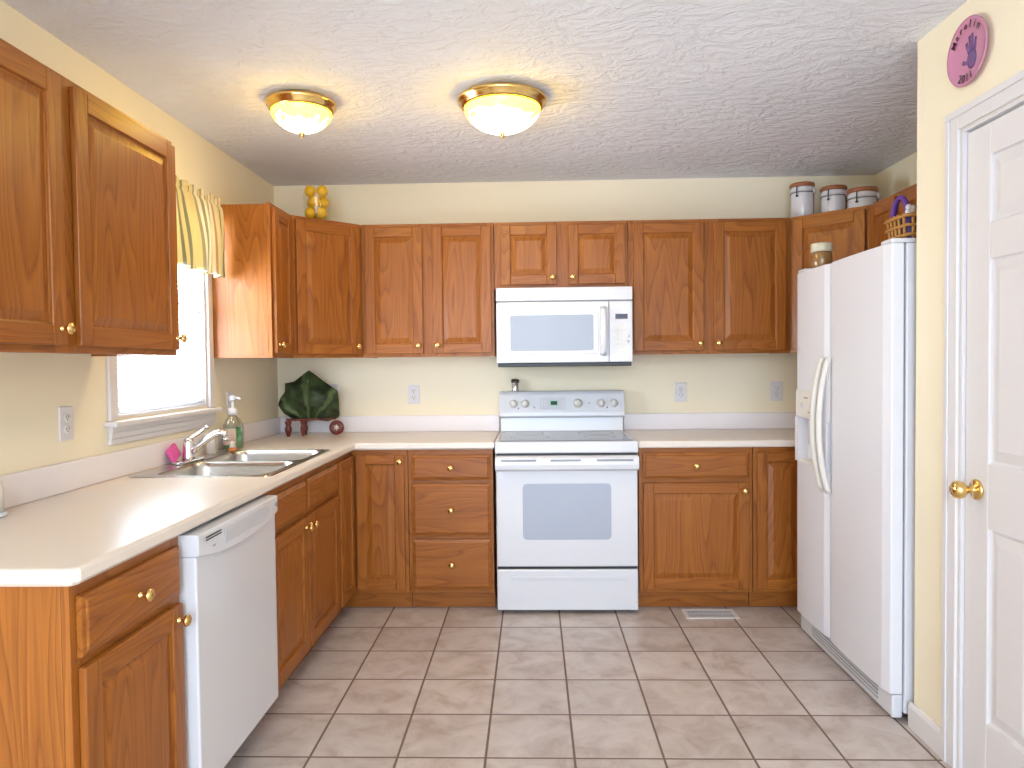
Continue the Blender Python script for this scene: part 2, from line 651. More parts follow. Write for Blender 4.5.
def tag(o, label, cat, group=None):
    o['label'] = label
    o['category'] = cat
    if group:
        o['group'] = group
    return o


def thing(name, label, cat, loc=(0, 0, 0), rz=0.0, group=None):
    o = bpy.data.objects.new(name, None)
    o.empty_display_size = 0.1
    o.location = loc
    o.rotation_euler = (0, 0, rz)
    COL.objects.link(o)
    return tag(o, label, cat, group)


def struct(name, mb, mat, label=None):
    o = mb.build(name, mat)
    o['kind'] = 'structure'
    if label:
        o['label'] = label
    return o


def dup(root, loc, rz, label):
    r = root.copy()
    COL.objects.link(r)
    r.location = loc
    r.rotation_euler = (0, 0, rz)
    r['label'] = label
    for ch in list(root.children):
        c = ch.copy()
        COL.objects.link(c)
        c.parent = r
        for g in list(ch.children):
            d = g.copy()
            COL.objects.link(d)
            d.parent = c
    return r


# ------------------------------------------------------------------ the room
XR, XD, CH = 3.658, 2.948, 2.44
YF = -8.6
WY0, WY1, WZ0, WZ1 = -1.745, -0.962, 1.135, 2.07      # window opening
struct('floor', MB().box(-0.14, XR + .14, YF, 0.14, -0.1, 0), 'floor')
struct('ceiling', MB().box(-0.14, XR + .14, YF, 0.14, CH, CH + .1), 'ceiling')
struct('wall_back', MB().box(-0.14, XR + .14, 0, 0.14, 0, CH), 'wall')
w = MB()
w.box(-0.14, 0, YF, WY0, 0, CH).box(-0.14, 0, WY1, 0, 0, CH).box(-0.14, 0, WY0, WY1, 0, WZ0).box(-0.14, 0, WY0, WY1, WZ1, CH)
struct('wall_left', w, 'wall')
struct('wall_right', MB().box(XR, XR + .14, -1.95, 0, 0, CH), 'wall')
# pantry wall with its door opening; the return beside the fridge is the same wall turning the corner
DY0, DY1, DZ = -2.855, -2.093, 2.052
w = MB()
w.box(XD, XD + .12, DY1, -1.83, 0, CH).box(XD, XD + .12, YF, DY0, 0, CH).box(XD, XD + .12, DY0, DY1, DZ, CH)
w.box(XD + .12, XR, -1.95, -1.83, 0, CH)
struct('wall_pantry', w, 'wall')

b = MB()
for pr in ([(0, 0), (.014, 0), (.014, .075), (.010, .085), (.006, .09), (0, .09)],):
    b.prism([(XD - x, z) for x, z in pr], DY1 + .06, -1.816, axis='y')
b.prism([(XD - x, z) for x, z in pr], YF, DY0 - .06, axis='y')
struct('baseboard_right', b, 'white_trim')

# pantry door (six raised panels) with casing
cas = MB()
CW = .062
for (a0, a1, z0, z1) in ((DY1, DY1 + CW, 0, DZ + CW), (DY0 - CW, DY0, 0, DZ + CW), (DY0, DY1, DZ, DZ + CW)):
    cas.box(XD - .012, XD - .0002, a0, a1, z0, z1, .003)
    if a1 - a0 < .1:
        outer = (a1 - .022, a1) if a1 > DY1 else (a0, a0 + .022)
        cas.box(XD - .018, XD - .0122, outer[0], outer[1], z0, z1 - .0223, .002)
    else:
        cas.box(XD - .018, XD - .0122, a0 - CW, a1 + CW, z1 - .022, z1, .002)
# jamb lining and stop
cas.box(XD, XD + .12, DY1 - .012, DY1 - .0003, 0, DZ).box(XD, XD + .12, DY0 + .0003, DY0 + .012, 0, DZ).box(XD, XD + .12, DY0 + .012, DY1 - .012, DZ - .012, DZ - .0003)
struct('trim_1', cas, 'white_trim', 'white moulded casing around the pantry door')


def frame_panel(mb, w, h, t, stiles, rails, deep, groove, raise_w, mid=(), rail_mat=0, bev=0.003):
    """stile-and-rail leaf with raised panels; x 0..w, z 0..h, front at y=-t. stiles: list of (x0,x1); rails: list of (z0,z1)"""
    mb.mi = 0
    for x0, x1 in (stiles[0], stiles[-1]):
        mb.box(x0, x1, -t, 0, 0, h, bev)
    mb.mi = rail_mat
    for z0, z1 in rails:
        mb.box(stiles[0][1] + .0003, stiles[-1][0] - .0003, -t + .0004, 0, z0, z1, bev)
    mb.mi = 0
    for i in range(len(rails) - 1):
        for x0, x1 in stiles[1:-1]:
            mb.box(x0, x1, -t + .0004, 0, rails[i][1] + .0003, rails[i + 1][0] - .0003, bev)
    for i in range(len(rails) - 1):
        for j in range(len(stiles) - 1):
            x0, x1 = stiles[j][1] - .002, stiles[j + 1][0] + .002
            z0, z1 = rails[i][1] - .002, rails[i + 1][0] + .002
            y0 = -t + deep

            def R(ins, y):
                return [(x0 + ins, y, z0 + ins), (x1 - ins, y, z0 + ins), (x1 - ins, y, z1 - ins), (x0 + ins, y, z1 - ins)]
            mb.rings([R(0, -.002), R(0, y0 - .004), R(.005, y0), R(groove, y0), R(groove + raise_w, -t + .0035), R(groove + raise_w + .002, -t + .003)])
    return mb


DW = DY1 - DY0 - .03
dh = DZ - .03
d = MB()
frame_panel(d, DW, dh, .035, [(0, .115), (DW / 2 - .055, DW / 2 + .055), (DW - .115, DW)],
            [(0, .205), (.80, 1.0), (1.615, 1.725), (1.925, dh)], .012, .012, .03)
door = d.build('door_1', 'white_trim', None, (XD + .045, DY1 - .015, .012), (0, 0, -PI / 2))
door['kind'] = 'structure'
door['label'] = 'white six-panel pantry door with a brass knob'
k = MB()
k.lathe([(.001, 0), (.032, 0), (.033, .004), (.028, .009), (.014, .012), (.011, .018), (.011, .032), (.016, .036), (.025, .044), (.0285, .056), (.026, .068), (.016, .076), (.001, .078)], (.062, -.0352, .912), '-y', 32)
kn = k.build('door_knob', 'brass', door)
kn['label'] = 'round polished brass door knob'
k = MB()
k.box(.020, .0335, -.0395, -.0352, .90, .93, .002)

# ------------------------------------------------------------------ window
wf = MB()
fx0, fx1 = -.115, -.02
wf.box(fx0, -.0003, WY0 + .0005, WY0 + .02, WZ0, WZ1).box(fx0, -.0003, WY1 - .02, WY1 - .0005, WZ0, WZ1)
wf.box(fx0, -.0003, WY0 + .02, WY1 - .02, WZ1 - .02, WZ1 - .0005).box(fx0, -.0003, WY0 + .02, WY1 - .02, WZ0 + .0005, WZ0 + .012)
# casing on the room side
cw = .05
wf.box(.0003, .014, WY0 - cw, WY0 + .004, 1.13, WZ1 + cw, .003).box(.0003, .014, WY1 - .004, WY1 + cw - .004, 1.13, WZ1 + cw, .003)
wf.box(.0003, .014, WY0 - cw, WY1 + cw - .004, WZ1 - .004, WZ1 + cw, .003)
win = struct('window_1', wf, 'white_trim', 'white-framed window with blind above the sink')
a = MB()
a.box(.0003, .05, WY0 - cw - .025, -.918, 1.108, 1.1295, .006)
a.build('stool', 'white_trim', win)
a = MB()
a.box(.0003, .012, WY0 - cw, -.918, 1.04, 1.062, .003).box(.0003, .016, WY0 - cw, -.918, 1.062, 1.085, .003).box(.0003, .020, WY0 - cw, -.918, 1.085, 1.1075, .003)
a.build('apron', 'white_trim', win)
sash = MB()
mid = 1.62
y0, y1 = WY0 + .021, WY1 - .021
for (x0, x1, z0, z1) in ((-.068, -.040, WZ0 + .013, mid + .02), (-.100, -.071, mid - .02, WZ1 - .021)):
    sash.box(x0, x1, y0, y0 + .04, z0, z1, .003).box(x0, x1, y1 - .04, y1, z0, z1, .003)
    sash.box(x0, x1, y0 + .04, y1 - .04, z0, z0 + .04, .003).box(x0, x1, y0 + .04, y1 - .04, z1 - .035, z1, .003)
sash.build('sash', 'white_trim', win)
for (x0, z0, z1) in ((-.055, WZ0 + .054, mid - .016), (-.086, mid + .021, WZ1 - .057)):
    MB().box(x0, x0 + .003, y0 + .041, y1 - .041, z0, z1).build('pane', 'pane', win)

# blind inside the frame
bl = thing('window_blind', 'white horizontal slatted blind hanging in the window above the sink', 'blind', (-.018, (WY0 + WY1) / 2, WZ1 - .022))
hw = (WY1 - WY0) / 2 - .026
MB().box(-.014, .014, -hw, hw, -.035, 0, .002).build('headrail', 'slat', bl)
s = MB()
z = -.05
while z > -.855:
    loops = []
    for q in range(5):
        u = (q / 4 - .5)
        tilt = .30
        xx = u * .024 * math.cos(tilt)
        zz = u * .024 * math.sin(tilt) + .0022 * (1 - 4 * u * u)
        loops.append([(xx, -hw, z + zz), (xx, hw, z + zz), (xx, hw, z + zz - .0006), (xx, -hw, z + zz - .0006)])
    s.rings(loops)
    z -= .0215
s.build('slats', 'slat', bl)
MB().box(-.012, .012, -hw, hw, -.884, -.868, .003).build('bottom_rail', 'slat', bl)
c = MB()
for yy in (-hw * .7, 0.0, hw * .7):
    for dx in (-.0125, .0125):
        c.tube([(dx, yy, -.03), (dx, yy, -.87)], .0007, 5)
c.build('ladder_cord', 'slat', bl)
c = MB()
c.tube([(.018, hw - .09, -.03), (.019, hw - .088, -.50), (.018, hw - .09, -.60)], .0012, 6)
c.lathe([(.001, 0), (.006, .004), (.005, .02), (.002, .03), (.001, .031)], (.018, hw - .09, -.63), n=12)
c.tube([(.016, hw - .075, -.03), (.017, hw - .073, -.66), (.016, hw - .075, -.76)], .0012, 6)
c.lathe([(.001, 0), (.006, .004), (.005, .02), (.002, .03), (.001, .031)], (.016, hw - .075, -.79), n=12)
c.build('pull_cord', 'lightgrey', bl)

# valance
va = thing('window_valance', 'gathered valance with yellow, cream and sage stripes at the top of the window', 'curtain', (0, -1.395, 1.765))
MB().tube([(.036, -.452, .352), (.036, .452, .352)], .006, 12).build('rod', 'white_trim', va)
vm = MB()
nU, nV = 150, 24
uvl = vm.bm.loops.layers.uv.new('UVMap')
grid = []
rr = random.Random(3)
ph = [rr.uniform(0, 6.28) for _ in range(4)]
for i in range(nU + 1):
    u = i / nU
    yy = -.455 + .91 * u
    row = []
    for j in range(nV + 1):
        v = j / nV
        hgt = .378 - v * .378
        amp = .012 + .012 * v
        if .00 < v < .12:
            amp *= .7
        off = math.sin(u * 2 * PI * 11 + ph[0]) * amp + .45 * amp * math.sin(u * 2 * PI * 17 + ph[1] + 2.2 * v) + .008 * math.sin(u * 7 + v * 4)
        pinch = -.006 * math.exp(-((v - .09) / .03) ** 2)
        base = .064 + .016 * math.sin(min(1, v * 1.4) * PI * .5)
        zz = hgt + (.010 * math.sin(u * 2 * PI * 11 + ph[2]) if v < .03 else 0) - (.006 * math.sin(u * 2 * PI * 5.5) * v)
        row.append((vm.bm.verts.new((base + off * .9 + pinch, yy + .006 * math.sin(u * 60 + v * 3), zz)), u))
    grid.append(row)
for i in range(nU):
    for j in range(nV):
        q = (grid[i][j], grid[i + 1][j], grid[i + 1][j + 1], grid[i][j + 1])
        f = vm.bm.faces.new([p[0] for p in q])
        f.smooth = True
        for lp, p in zip(f.loops, q):
            lp[uvl].uv = (p[1], 0)
vo = vm.build('fabric', 'fabric', va)
sol = vo.modifiers.new('thickness', 'SOLIDIFY')
sol.thickness = .0018

# ------------------------------------------------------------------ cabinets
DT = .019


def knob(door_obj, x, z):
    k = MB()
    k.lathe([(.001, 0), (.009, 0), (.0095, .002), (.006, .005), (.005, .012), (.008, .016), (.0145, .020), (.0165, .024), (.0150, .029), (.008, .0325), (.001, .0335)], (x, -DT - .0003, z), '-y', 24)
    return k.build('knob', 'brass', door_obj)


def cab_door(root, x0, x1, z0, z1, y, kn=None, rz=0.0, origin=None, fr=.056, name='door'):
    """door leaf; kn = knob position as (x from the left edge, z above the door bottom)"""
    w_, h_ = x1 - x0, z1 - z0
    mb = MB()
    frame_panel(mb, w_, h_, DT, [(0, fr), (w_ - fr, w_)], [(0, fr), (h_ - fr, h_)], .011, .009, .024, rail_mat=1, bev=.0035)
    loc = origin if origin is not None else (x0, y - .0006, z0)
    o = mb.build(name, ['oak', 'oakh'], root, loc, (0, 0, rz))
    if kn:
        knob(o, *kn)
    return o


def drawer(root, x0, x1, z0, z1, y, kn=True, name='drawer'):
    w_, h_ = x1 - x0, z1 - z0
    mb = MB()

    def R(ins, yy):
        return [(ins, yy, ins), (w_ - ins, yy, ins), (w_ - ins, yy, h_ - ins), (ins, yy, h_ - ins)]
    mb.rings([R(0, 0), R(0, -.011), R(.003, -.0125), R(.011, -.0145), R(.014, -.0180), R(.017, -.019)])
    o = mb.build(name, 'oakh', root, (x0, y - .0006, z0))
    if kn:
        knob(o, w_ / 2, h_ / 2)
    return o


def face_frame(root, w_, z0, z1, y, stiles, rails, t=.018):
    mb = MB()
    for x0, x1 in stiles:
        mb.mi = 0
        mb.box(x0, x1, y, y + t, z0, z1, .0012)
    mb.mi = 1
    for ra in rails:
        a, b_ = ra
        mb.box(.0382, w_ - .0382, y + .0006, y + t, a, b_, .0012)
    return mb.build('face_frame', ['oak', 'oakh'], root)


def upper_cabinet(label, w_, loc, rz, z0, z1, doors, group='oak wall cabinets', dep=.305, mids=()):
    r = thing('wall_cabinet', label, 'cabinet', (loc[0], loc[1], z0), rz, group)
    H = z1 - z0
    g = .0012
    MB().box(g, w_ - g, -dep + .0185, -.001, 0.008, H - .008, .001).build('body', 'oak', r)
    st = [(g, .038), (w_ - .038, w_ - g)] + list(mids)
    face_frame(r, w_, 0, H, -dep, st, [(0, .038), (H - .038, H)])
    for x0, x1 in ((g, .02), (w_ - .02, w_ - g)):
        MB().box(x0, x1, -dep + .0185, -.001, 0, .0078).build('side_lip', 'oak', r)
    for (x0, x1, a, b_, kn) in doors:
        cab_door(r, x0, x1, a - z0, b_ - z0, -dep, (kn[0] - x0, kn[1] - a) if kn else None)
    return r


UZ0, UZ1 = 1.372, 2.134
DA, DB = 1.392, 2.114      # door bottom / top
# near double cabinet on the left wall  (local x = world y + 2.985)
W1 = 1.12
upper_cabinet('large double-door oak wall cabinet at the left, nearest the camera', W1, (0, -2.985), PI / 2, UZ0, UZ1,
              [(.020, .485, DA, DB, (.460, DA + .045)), (.545, W1 - .015, DA, DB, (W1 - .035, DA + .040))], mids=[(.46, .57)])
# 12 inch cabinet between window and corner
upper_cabinet('narrow single-door oak wall cabinet right of the window', .304, (0, -.914), PI / 2, UZ0, UZ1,
              [(.018, .275, DA, DB, (.045, DA + .045))])
# back wall
upper_cabinet('double-door oak wall cabinet left of the microwave', .762, (.61, 0), 0, UZ0, UZ1,
              [(.022, .352, DA, DB, (.327, DA + .045)), (.410, .746, DA, DB, (.436, DA + .045))], mids=[(.33, .43)])
upper_cabinet('short double-door oak wall cabinet directly above the microwave', .762, (1.372, 0), 0, 1.752, UZ1,
              [(.038, .358, 1.776, DB, (.334, 1.776 + .04)), (.424, .746, 1.776, DB, (.448, 1.776 + .04))], mids=[(.33, .45)])
upper_cabinet('double-door oak wall cabinet right of the microwave', .914, (2.134, 0), 0, UZ0, UZ1,
              [(.030, .425, DA, DB, (.402, DA + .04)), (.482, .885, DA, DB, (.506, DA + .04))], mids=[(.40, .51)])
# right wall
upper_cabinet('narrow oak wall cabinet between the right corner cabinet and the fridge', .304, (XR, -.61), -PI / 2, UZ0, UZ1,
              [(.025, .282, DA, DB, (.255, DA + .045))])
upper_cabinet('short double-door oak wall cabinet above the fridge', .90, (XR, -.916), -PI / 2, 1.80, UZ1,
              [(.025, .430, 1.82, DB, (.405, 1.86)), (.47, .875, 1.82, DB, (.495, 1.86))], mids=[(.40, .50)])


def diagonal_upper(label, loc, mirror):
    r = thing('corner_wall_cabinet', label, 'cabinet', (loc[0], loc[1], UZ0), 0, 'oak wall cabinets')
    H = UZ1 - UZ0
    sg = -1 if mirror else 1
    e = .0012

    def fl(pts):
        q = [(sg * x, y) for x, y in pts]
        return q[::-1] if mirror else q
    o = .018
    MB().prism(fl([(e, -e), (e, -.61 + e), (.305 - o * .414, -.61 + e), (.305 + .0 - o * .0, -.61 + o * 1.0), (.61 - o, -.305 - .0), (.61 - e, -.305 + o * .414), (.61 - e, -e)]), .006, H - .006).build('body', 'oak', r)
    # face frame on the diagonal
    L_ = .305 * math.sqrt(2)
    ff = MB()
    for x0, x1 in ((.001, .030), (L_ - .030, L_ - .001)):
        ff.mi = 0
        ff.box(x0, x1, 0, .010, 0, H, .0012)
    ff.mi = 1
    for z0, z1 in ((0, .038), (H - .038, H)):
        ff.box(.0302, L_ - .0302, .0006, .010, z0, z1, .0012)
    st = (.305, -.61) if not mirror else (-.61, -.305)
    rz = PI / 4 if not mirror else -PI / 4
    ff.build('face_frame', ['oak', 'oakh'], r, (st[0], st[1], 0), (0, 0, rz))
    dx = Vector((math.cos(rz), math.sin(rz), 0))
    nrm = Vector((math.sin(rz), -math.cos(rz), 0))
    p = Vector((st[0], st[1], 0)) + dx * .022 + nrm * .0006
    dw = L_ - .044
    cab_door(r, 0, dw, DA - UZ0, DB - UZ0, 0, (dw - .025, .045), rz, (p.x, p.y, DA - UZ0))
    return r


diagonal_upper('diagonal oak corner wall cabinet with the jar of lemons on top', (0, 0), False)
diagonal_upper('diagonal oak corner wall cabinet under the white canisters', (XR, 0), True)


def base_cabinet(label, w_, loc, rz, doors, drawers, mids=(), midrails=(), fakes=(), hollow=False, dep=.61):
    r = thing('base_cabinet', label, 'cabinet', (loc[0], loc[1], 0), rz, 'oak base cabinets')
    g = .0012
    if hollow:
        bd_ = MB().box(g, w_ - g, -dep + .0185, -.001, .102, .120).box(g, w_ - g, -.012, -.001, .1202, .875)
        bd_.box(g, .018, -dep + .0185, -.0122, .1202, .875).box(w_ - .018, w_ - g, -dep + .0185, -.0122, .1202, .875)
        bd_.build('body', 'oak', r)
    else:
        MB().box(g, w_ - g, -dep + .0185, -.001, .102, .875, .001).build('body', 'oak', r)
    tk = MB().box(g, w_ - g, -dep + .075, -dep + .090, 0, .1015)
    tk.box(g, .016, -dep + .09, -.001, 0, .1015).box(w_ - .016, w_ - g, -dep + .09, -.001, 0, .1015)
    tk.build('toe_kick', 'oakh', r)
    st = [(g, .038), (w_ - .038, w_ - g)] + list(mids)
    face_frame(r, w_, .102, .875, -dep, st, [(.102, .140), (.838, .875)] + list(midrails))
    for (x0, x1, a, b_, kn) in doors:
        cab_door(r, x0, x1, a, b_, -dep, (kn[0] - x0, kn[1] - a) if kn else None)
    for (x0, x1, a, b_) in drawers:
        drawer(r, x0, x1, a, b_, -dep)
    for (x0, x1, a, b_) in fakes:
        drawer(r, x0, x1, a, b_, -dep, False, 'false_drawer_front')
    return r


# left run (local x = world y - near end)
LE = -2.957
base_cabinet('oak base cabinet at the near end of the left counter, beside the dishwasher', .4655, (0, LE), PI / 2,
             [(.022, .447, .125, .690, (.418, .650))], [(.022, .447, .712, .845)], midrails=[(.685, .722)])
SB = -1.868
base_cabinet('oak sink base cabinet between the dishwasher and the corner', .9535, (0, SB), PI / 2,
             [(.022, .440, .125, .690, (.412, .650)), (.457, .930, .125, .690, (.482, .650))], [],
             mids=[(.425, .475)], midrails=[(.685, .722)],
             fakes=[(.022, .440, .712, .845), (.457, .930, .712, .845)], hollow=True)
# back run
base_cabinet('oak base cabinet with three drawers left of the stove', .457, (.9145, 0), 0, [],
             [(.022, .442, .712, .845), (.022, .442, .415, .690), (.022, .442, .125, .393)], midrails=[(.685, .722), (.39, .42)])
base_cabinet('oak base cabinet with one drawer and one door right of the stove', .600, (2.1425, 0), 0,
             [(.022, .580, .122, .690, (.552, .648))], [(.022, .580, .712, .848)], midrails=[(.685, .722)])


def susan_base(label, loc, mirror):
    r = thing('corner_base_cabinet', label, 'cabinet', (loc[0], loc[1], 0), 0, 'oak base cabinets')
    sg = -1 if mirror else 1
    e = .0012
    D, F = .914, .61
    DY = .860 if mirror else .914

    def fl(pts):
        q = [(sg * x, y) for x, y in pts]
        return q[::-1] if mirror else q

    def bx(mb, x0, x1, y0, y1, z0, z1, bev=0.0):
        a, b_ = sorted((sg * x0, sg * x1))
        return mb.box(a, b_, y0, y1, z0, z1, bev)
    MB().prism(fl([(e, -e), (e, -DY + e), (F - .0185, -DY + e), (F - .0185, -F + .0185), (D - e, -F + .0185), (D - e, -e)]), .102, .875).build('body', 'oak', r)
    t = MB()
    bx(t, F - .09, F - .075, -DY + e, -F + .09, 0, .1015)
    bx(t, F - .075, D - e, -F + .075, -F + .09, 0, .1015)
    t.build('toe_kick', 'oakh', r)
    f = MB()
    f.mi = 0
    bx(f, D - .030, D - e, -F, -F + .018, .102, .875, .001)
    bx(f, F - .018, F, -DY + e, -DY + .03, .102, .875, .001)
    f.mi = 1
    for z0, z1 in ((.102, .140), (.838, .875)):
        bx(f, F - .018, D - .0302, -F + .0006, -F + .018, z0, z1)
        bx(f, F - .018, F - .0006, -DY + .0302, -F + .0005, z0, z1)
    f.build('face_frame', ['oak', 'oakh'], r)
    h0, h1 = .122, .848
    if not mirror:
        cab_door(r, .637, .895, h0, h1, -F, (.238, h1 - h0 - .035), fr=.05)
        cab_door(r, 0, .262, h0, h1, 0, None, PI / 2, (F + .0006, -.897, h0), fr=.05)
    else:
        cab_door(r, -.895, -.637, h0, h1, -F, None, fr=.05)
        cab_door(r, 0, .208, h0, h1, 0, None, -PI / 2, (-F - .0006, -.635, h0), fr=.05)
    return r


susan_base('oak corner base cabinet left, below the leaf-covered cart', (0, 0), False)
susan_base('oak corner base cabinet right, half hidden behind the fridge', (XR, 0), True)


# ------------------------------------------------------------------ counters
def edge_profile(mb, outline):
    mb.prism(outline, 0, .038, .007, 3)


CT = .876
# left L counter with the sink cut-out: built from strips that share one mesh
SX0, SX1, SY0, SY1 = .045, .600, -1.772, -.932
ct = thing('countertop', 'cream laminate L-shaped countertop with the sink, along the left wall', 'countertop', (0, 0, CT), 0, 'cream countertops')
mb = MB()
hx0, hx1, hy0, hy1 = SX0 + .02, SX1 - .02, SY0 + .02, SY1 - .02
out = [(.001, -.001), (.001, -2.976), (.612, -2.976), (.628, -2.972), (.637, -2.955), (.637, -.637), (1.3795, -.637), (1.3795, -.001)]
hole = [(hx0, hy0), (hx1, hy0), (hx1, hy1), (hx0, hy1)]
t = bmesh.new()


def loop(pts, z):
    return [t.verts.new((x, y, z)) for x, y in pts]


def inset(pts, d):
    n = len(pts)
    r_ = []
    for i in range(n):
        p0, p1, p2 = Vector(pts[i - 1]), Vector(pts[i]), Vector(pts[(i + 1) % n])
        e1, e2 = (p1 - p0).normalized(), (p2 - p1).normalized()
        n1, n2 = Vector((-e1.y, e1.x)), Vector((-e2.y, e2.x))
        b_ = (n1 + n2)
        b_ = b_ / max(.3, b_.dot(n1))
        r_.append(tuple(p1 + b_ * d))
    return r_


R_ = .009
lps = [loop(inset(out, R_), 0), loop(out, R_)] + [None] * 4
lps[2] = loop(out, .038 - R_)
lps[3] = loop(inset(out, R_ * .3), .038 - R_ * .3)
lps[4] = loop(inset(out, R_), .038)
for a_, b_ in ((0, 1), (1, 2), (2, 3), (3, 4)):
    for i in range(len(out)):
        j = (i + 1) % len(out)
        t.faces.new((lps[a_][i], lps[a_][j], lps[b_][j], lps[b_][i])).smooth = False
for zi, lp in ((.038, lps[4]), (0, lps[0])):
    hl = loop(hole, zi)
    ed = []
    for l_ in (lp, hl):
        for i in range(len(l_)):
            e_ = t.edges.get((l_[i], l_[(i + 1) % len(l_)])) or t.edges.new((l_[i], l_[(i + 1) % len(l_)]))
            ed.append(e_)
    bmesh.ops.triangle_fill(t, use_beauty=True, use_dissolve=False, edges=ed)
    if zi > 0:
        top_h = hl
    else:
        bot_h = hl
for i in range(4):
    t.faces.new((top_h[i], top_h[(i + 1) % 4], bot_h[(i + 1) % 4], bot_h[i]))
bmesh.ops.recalc_face_normals(t, faces=t.faces[:])
mb._merge(t)
mb.build('slab', 'counter', ct)
mb = MB()
mb.box(.001, .020, -2.976, -.0205, .0385, .138, .004).box(.001, 1.3795, -.020, -.001, .0385, .138, .004)
mb.build('backsplash', 'whitelam', ct)

ct = thing('countertop', 'cream laminate countertop between the stove and the fridge', 'countertop', (0, 0, CT), 0, 'cream countertops')
mb = MB()
mb.prism([(2.1405, -.001), (2.1405, -.637), (XR - .637, -.637), (XR - .637, -.862), (XR - .001, -.862), (XR - .001, -.001)], 0, .038, .009, 3)
mb.build('slab', 'counter', ct)
mb = MB()
mb.box(2.1405, XR - .0205, -.020, -.001, .0385, .138, .004).box(XR - .020, XR - .001, -.862, -.001, .0385, .138, .004)
mb.build('backsplash', 'whitelam', ct)
CZ = CT + .038

# ------------------------------------------------------------------ sink and faucet
sk = thing('sink', 'double-bowl stainless steel sink set in the left counter', 'sink', ((SX0 + SX1) / 2, (SY0 + SY1) / 2, CZ))
hwX, hwY = (SX1 - SX0) / 2, (SY1 - SY0) / 2


def rrect(x0, x1, y0, y1, r, z, n=5):
    pts = []
    for cx, cy, a0 in ((x1 - r, y1 - r, 0), (x0 + r, y1 - r, PI / 2), (x0 + r, y0 + r, PI), (x1 - r, y0 + r, 3 * PI / 2)):
        for i in range(n + 1):
            a = a0 + PI / 2 * i / n
            pts.append((cx + r * math.cos(a), cy + r * math.sin(a), z))
    return pts


bowls = [(-hwX + .085, hwX - .03, -hwY + .03, -.014), (-hwX + .085, hwX - .03, .014, hwY - .03)]
t = bmesh.new()
o1 = rrect(-hwX, hwX, -hwY, hwY, .03, .0008)
o2 = rrect(-hwX + .004, hwX - .004, -hwY + .004, hwY - .004, .028, .0040)
a_ = [t.verts.new(p) for p in o1]
b_ = [t.verts.new(p) for p in o2]
n = len(a_)
for i in range(n):
    t.faces.new((a_[i], a_[(i + 1) % n], b_[(i + 1) % n], b_[i]))
ed = [t.edges.get((b_[i], b_[(i + 1) % n])) for i in range(n)]
rims = []
for (x0, x1, y0, y1) in bowls:
    lp = [t.verts.new(p) for p in rrect(x0, x1, y0, y1, .06, .0040)]
    ed += [t.edges.new((lp[i], lp[(i + 1) % len(lp)])) for i in range(len(lp))]
    rims.append(lp)
bmesh.ops.triangle_fill(t, use_beauty=True, use_dissolve=False, edges=ed)
for f in t.faces:
    f.normal_update()
    if f.normal.z < 0:
        f.normal_flip()
mb = MB()
mb._merge(t)
mb.build('rim', 'steel', sk)
for (x0, x1, y0, y1) in bowls:
    mb = MB()
    lo = []
    for ins, z in ((0, .0040), (.003, .001), (.008, -.02), (.014, -.12), (.024, -.150), (.05, -.165), (.12, -.170)):
        lo.append(rrect(x0 + ins, x1 - ins, y0 + ins, y1 - ins, max(.012, .06 - ins * .3), z))
    mb.rings(lo, cap0=False, cap1=True, smooth=True)
    bo = mb.build('bowl', 'steel', sk)
    MB().lathe([(.001, .0005), (.028, .0005), (.036, .003), (.042, .001), (.043, 0)], ((x0 + x1) / 2, (y0 + y1) / 2, -.1697), n=24, cap=False).build('drain', 'chrome', bo)

fa = thing('faucet', 'chrome single-lever kitchen faucet on the back rim of the sink', 'faucet', (.088, -1.352, CZ + .0045))
mb = MB()
mb.prism([(.028 * math.cos(q) + 0, .028 * math.sin(q) * 1.0 + (.085 if math.sin(q) > 0 else -.085)) for q in [2 * PI * i / 32 for i in range(32)]], 0, .012, .004, 2)
mb.build('base_plate', 'chrome', fa)
MB().lathe([(.001, .0125), (.027, .0125), (.026, .02), (.023, .05), (.023, .085), (.021, .095), (.012, .102), (.001, .104)], n=28).build('body', 'chrome', fa)
mb = MB()
mb.tube([(.010, 0, .040), (.04, .008, .068), (.075, .016, .096), (.108, .024, .118), (.132, .030, .124), (.146, .033, .118), (.150, .034, .102)], .0165, 14, taper=.8)
mb.lathe([(.001, 0), (.012, 0), (.0125, .018), (.001, .019)], (.150, .034, .084), n=16)
mb.build('spout', 'chrome', fa)
mb = MB()
mb.tube([(0, 0, .098), (.018, .034, .112), (.034, .066, .130), (.042, .080, .138)], .0085, 10)
mb.lathe([(.001, -.009), (.008, -.007), (.012, 0), (.009, .008), (.001, .011)], (.044, .084, .141), n=14)
mb.build('lever', 'chrome', fa)

# pink sponge leaning on the backsplash behind the faucet
sp = MB()
rot = Matrix.Rotation(.62, 4, 'Y')
sp.box(-.009, .009, -.040, .040, 0, .062, .006, 3)
tag(sp.build('sponge', 'sponge', None, (.052, -1.385, CZ + .0195), (.35, -.30, .0)), 'bright pink sponge propped behind the faucet', 'sponge')

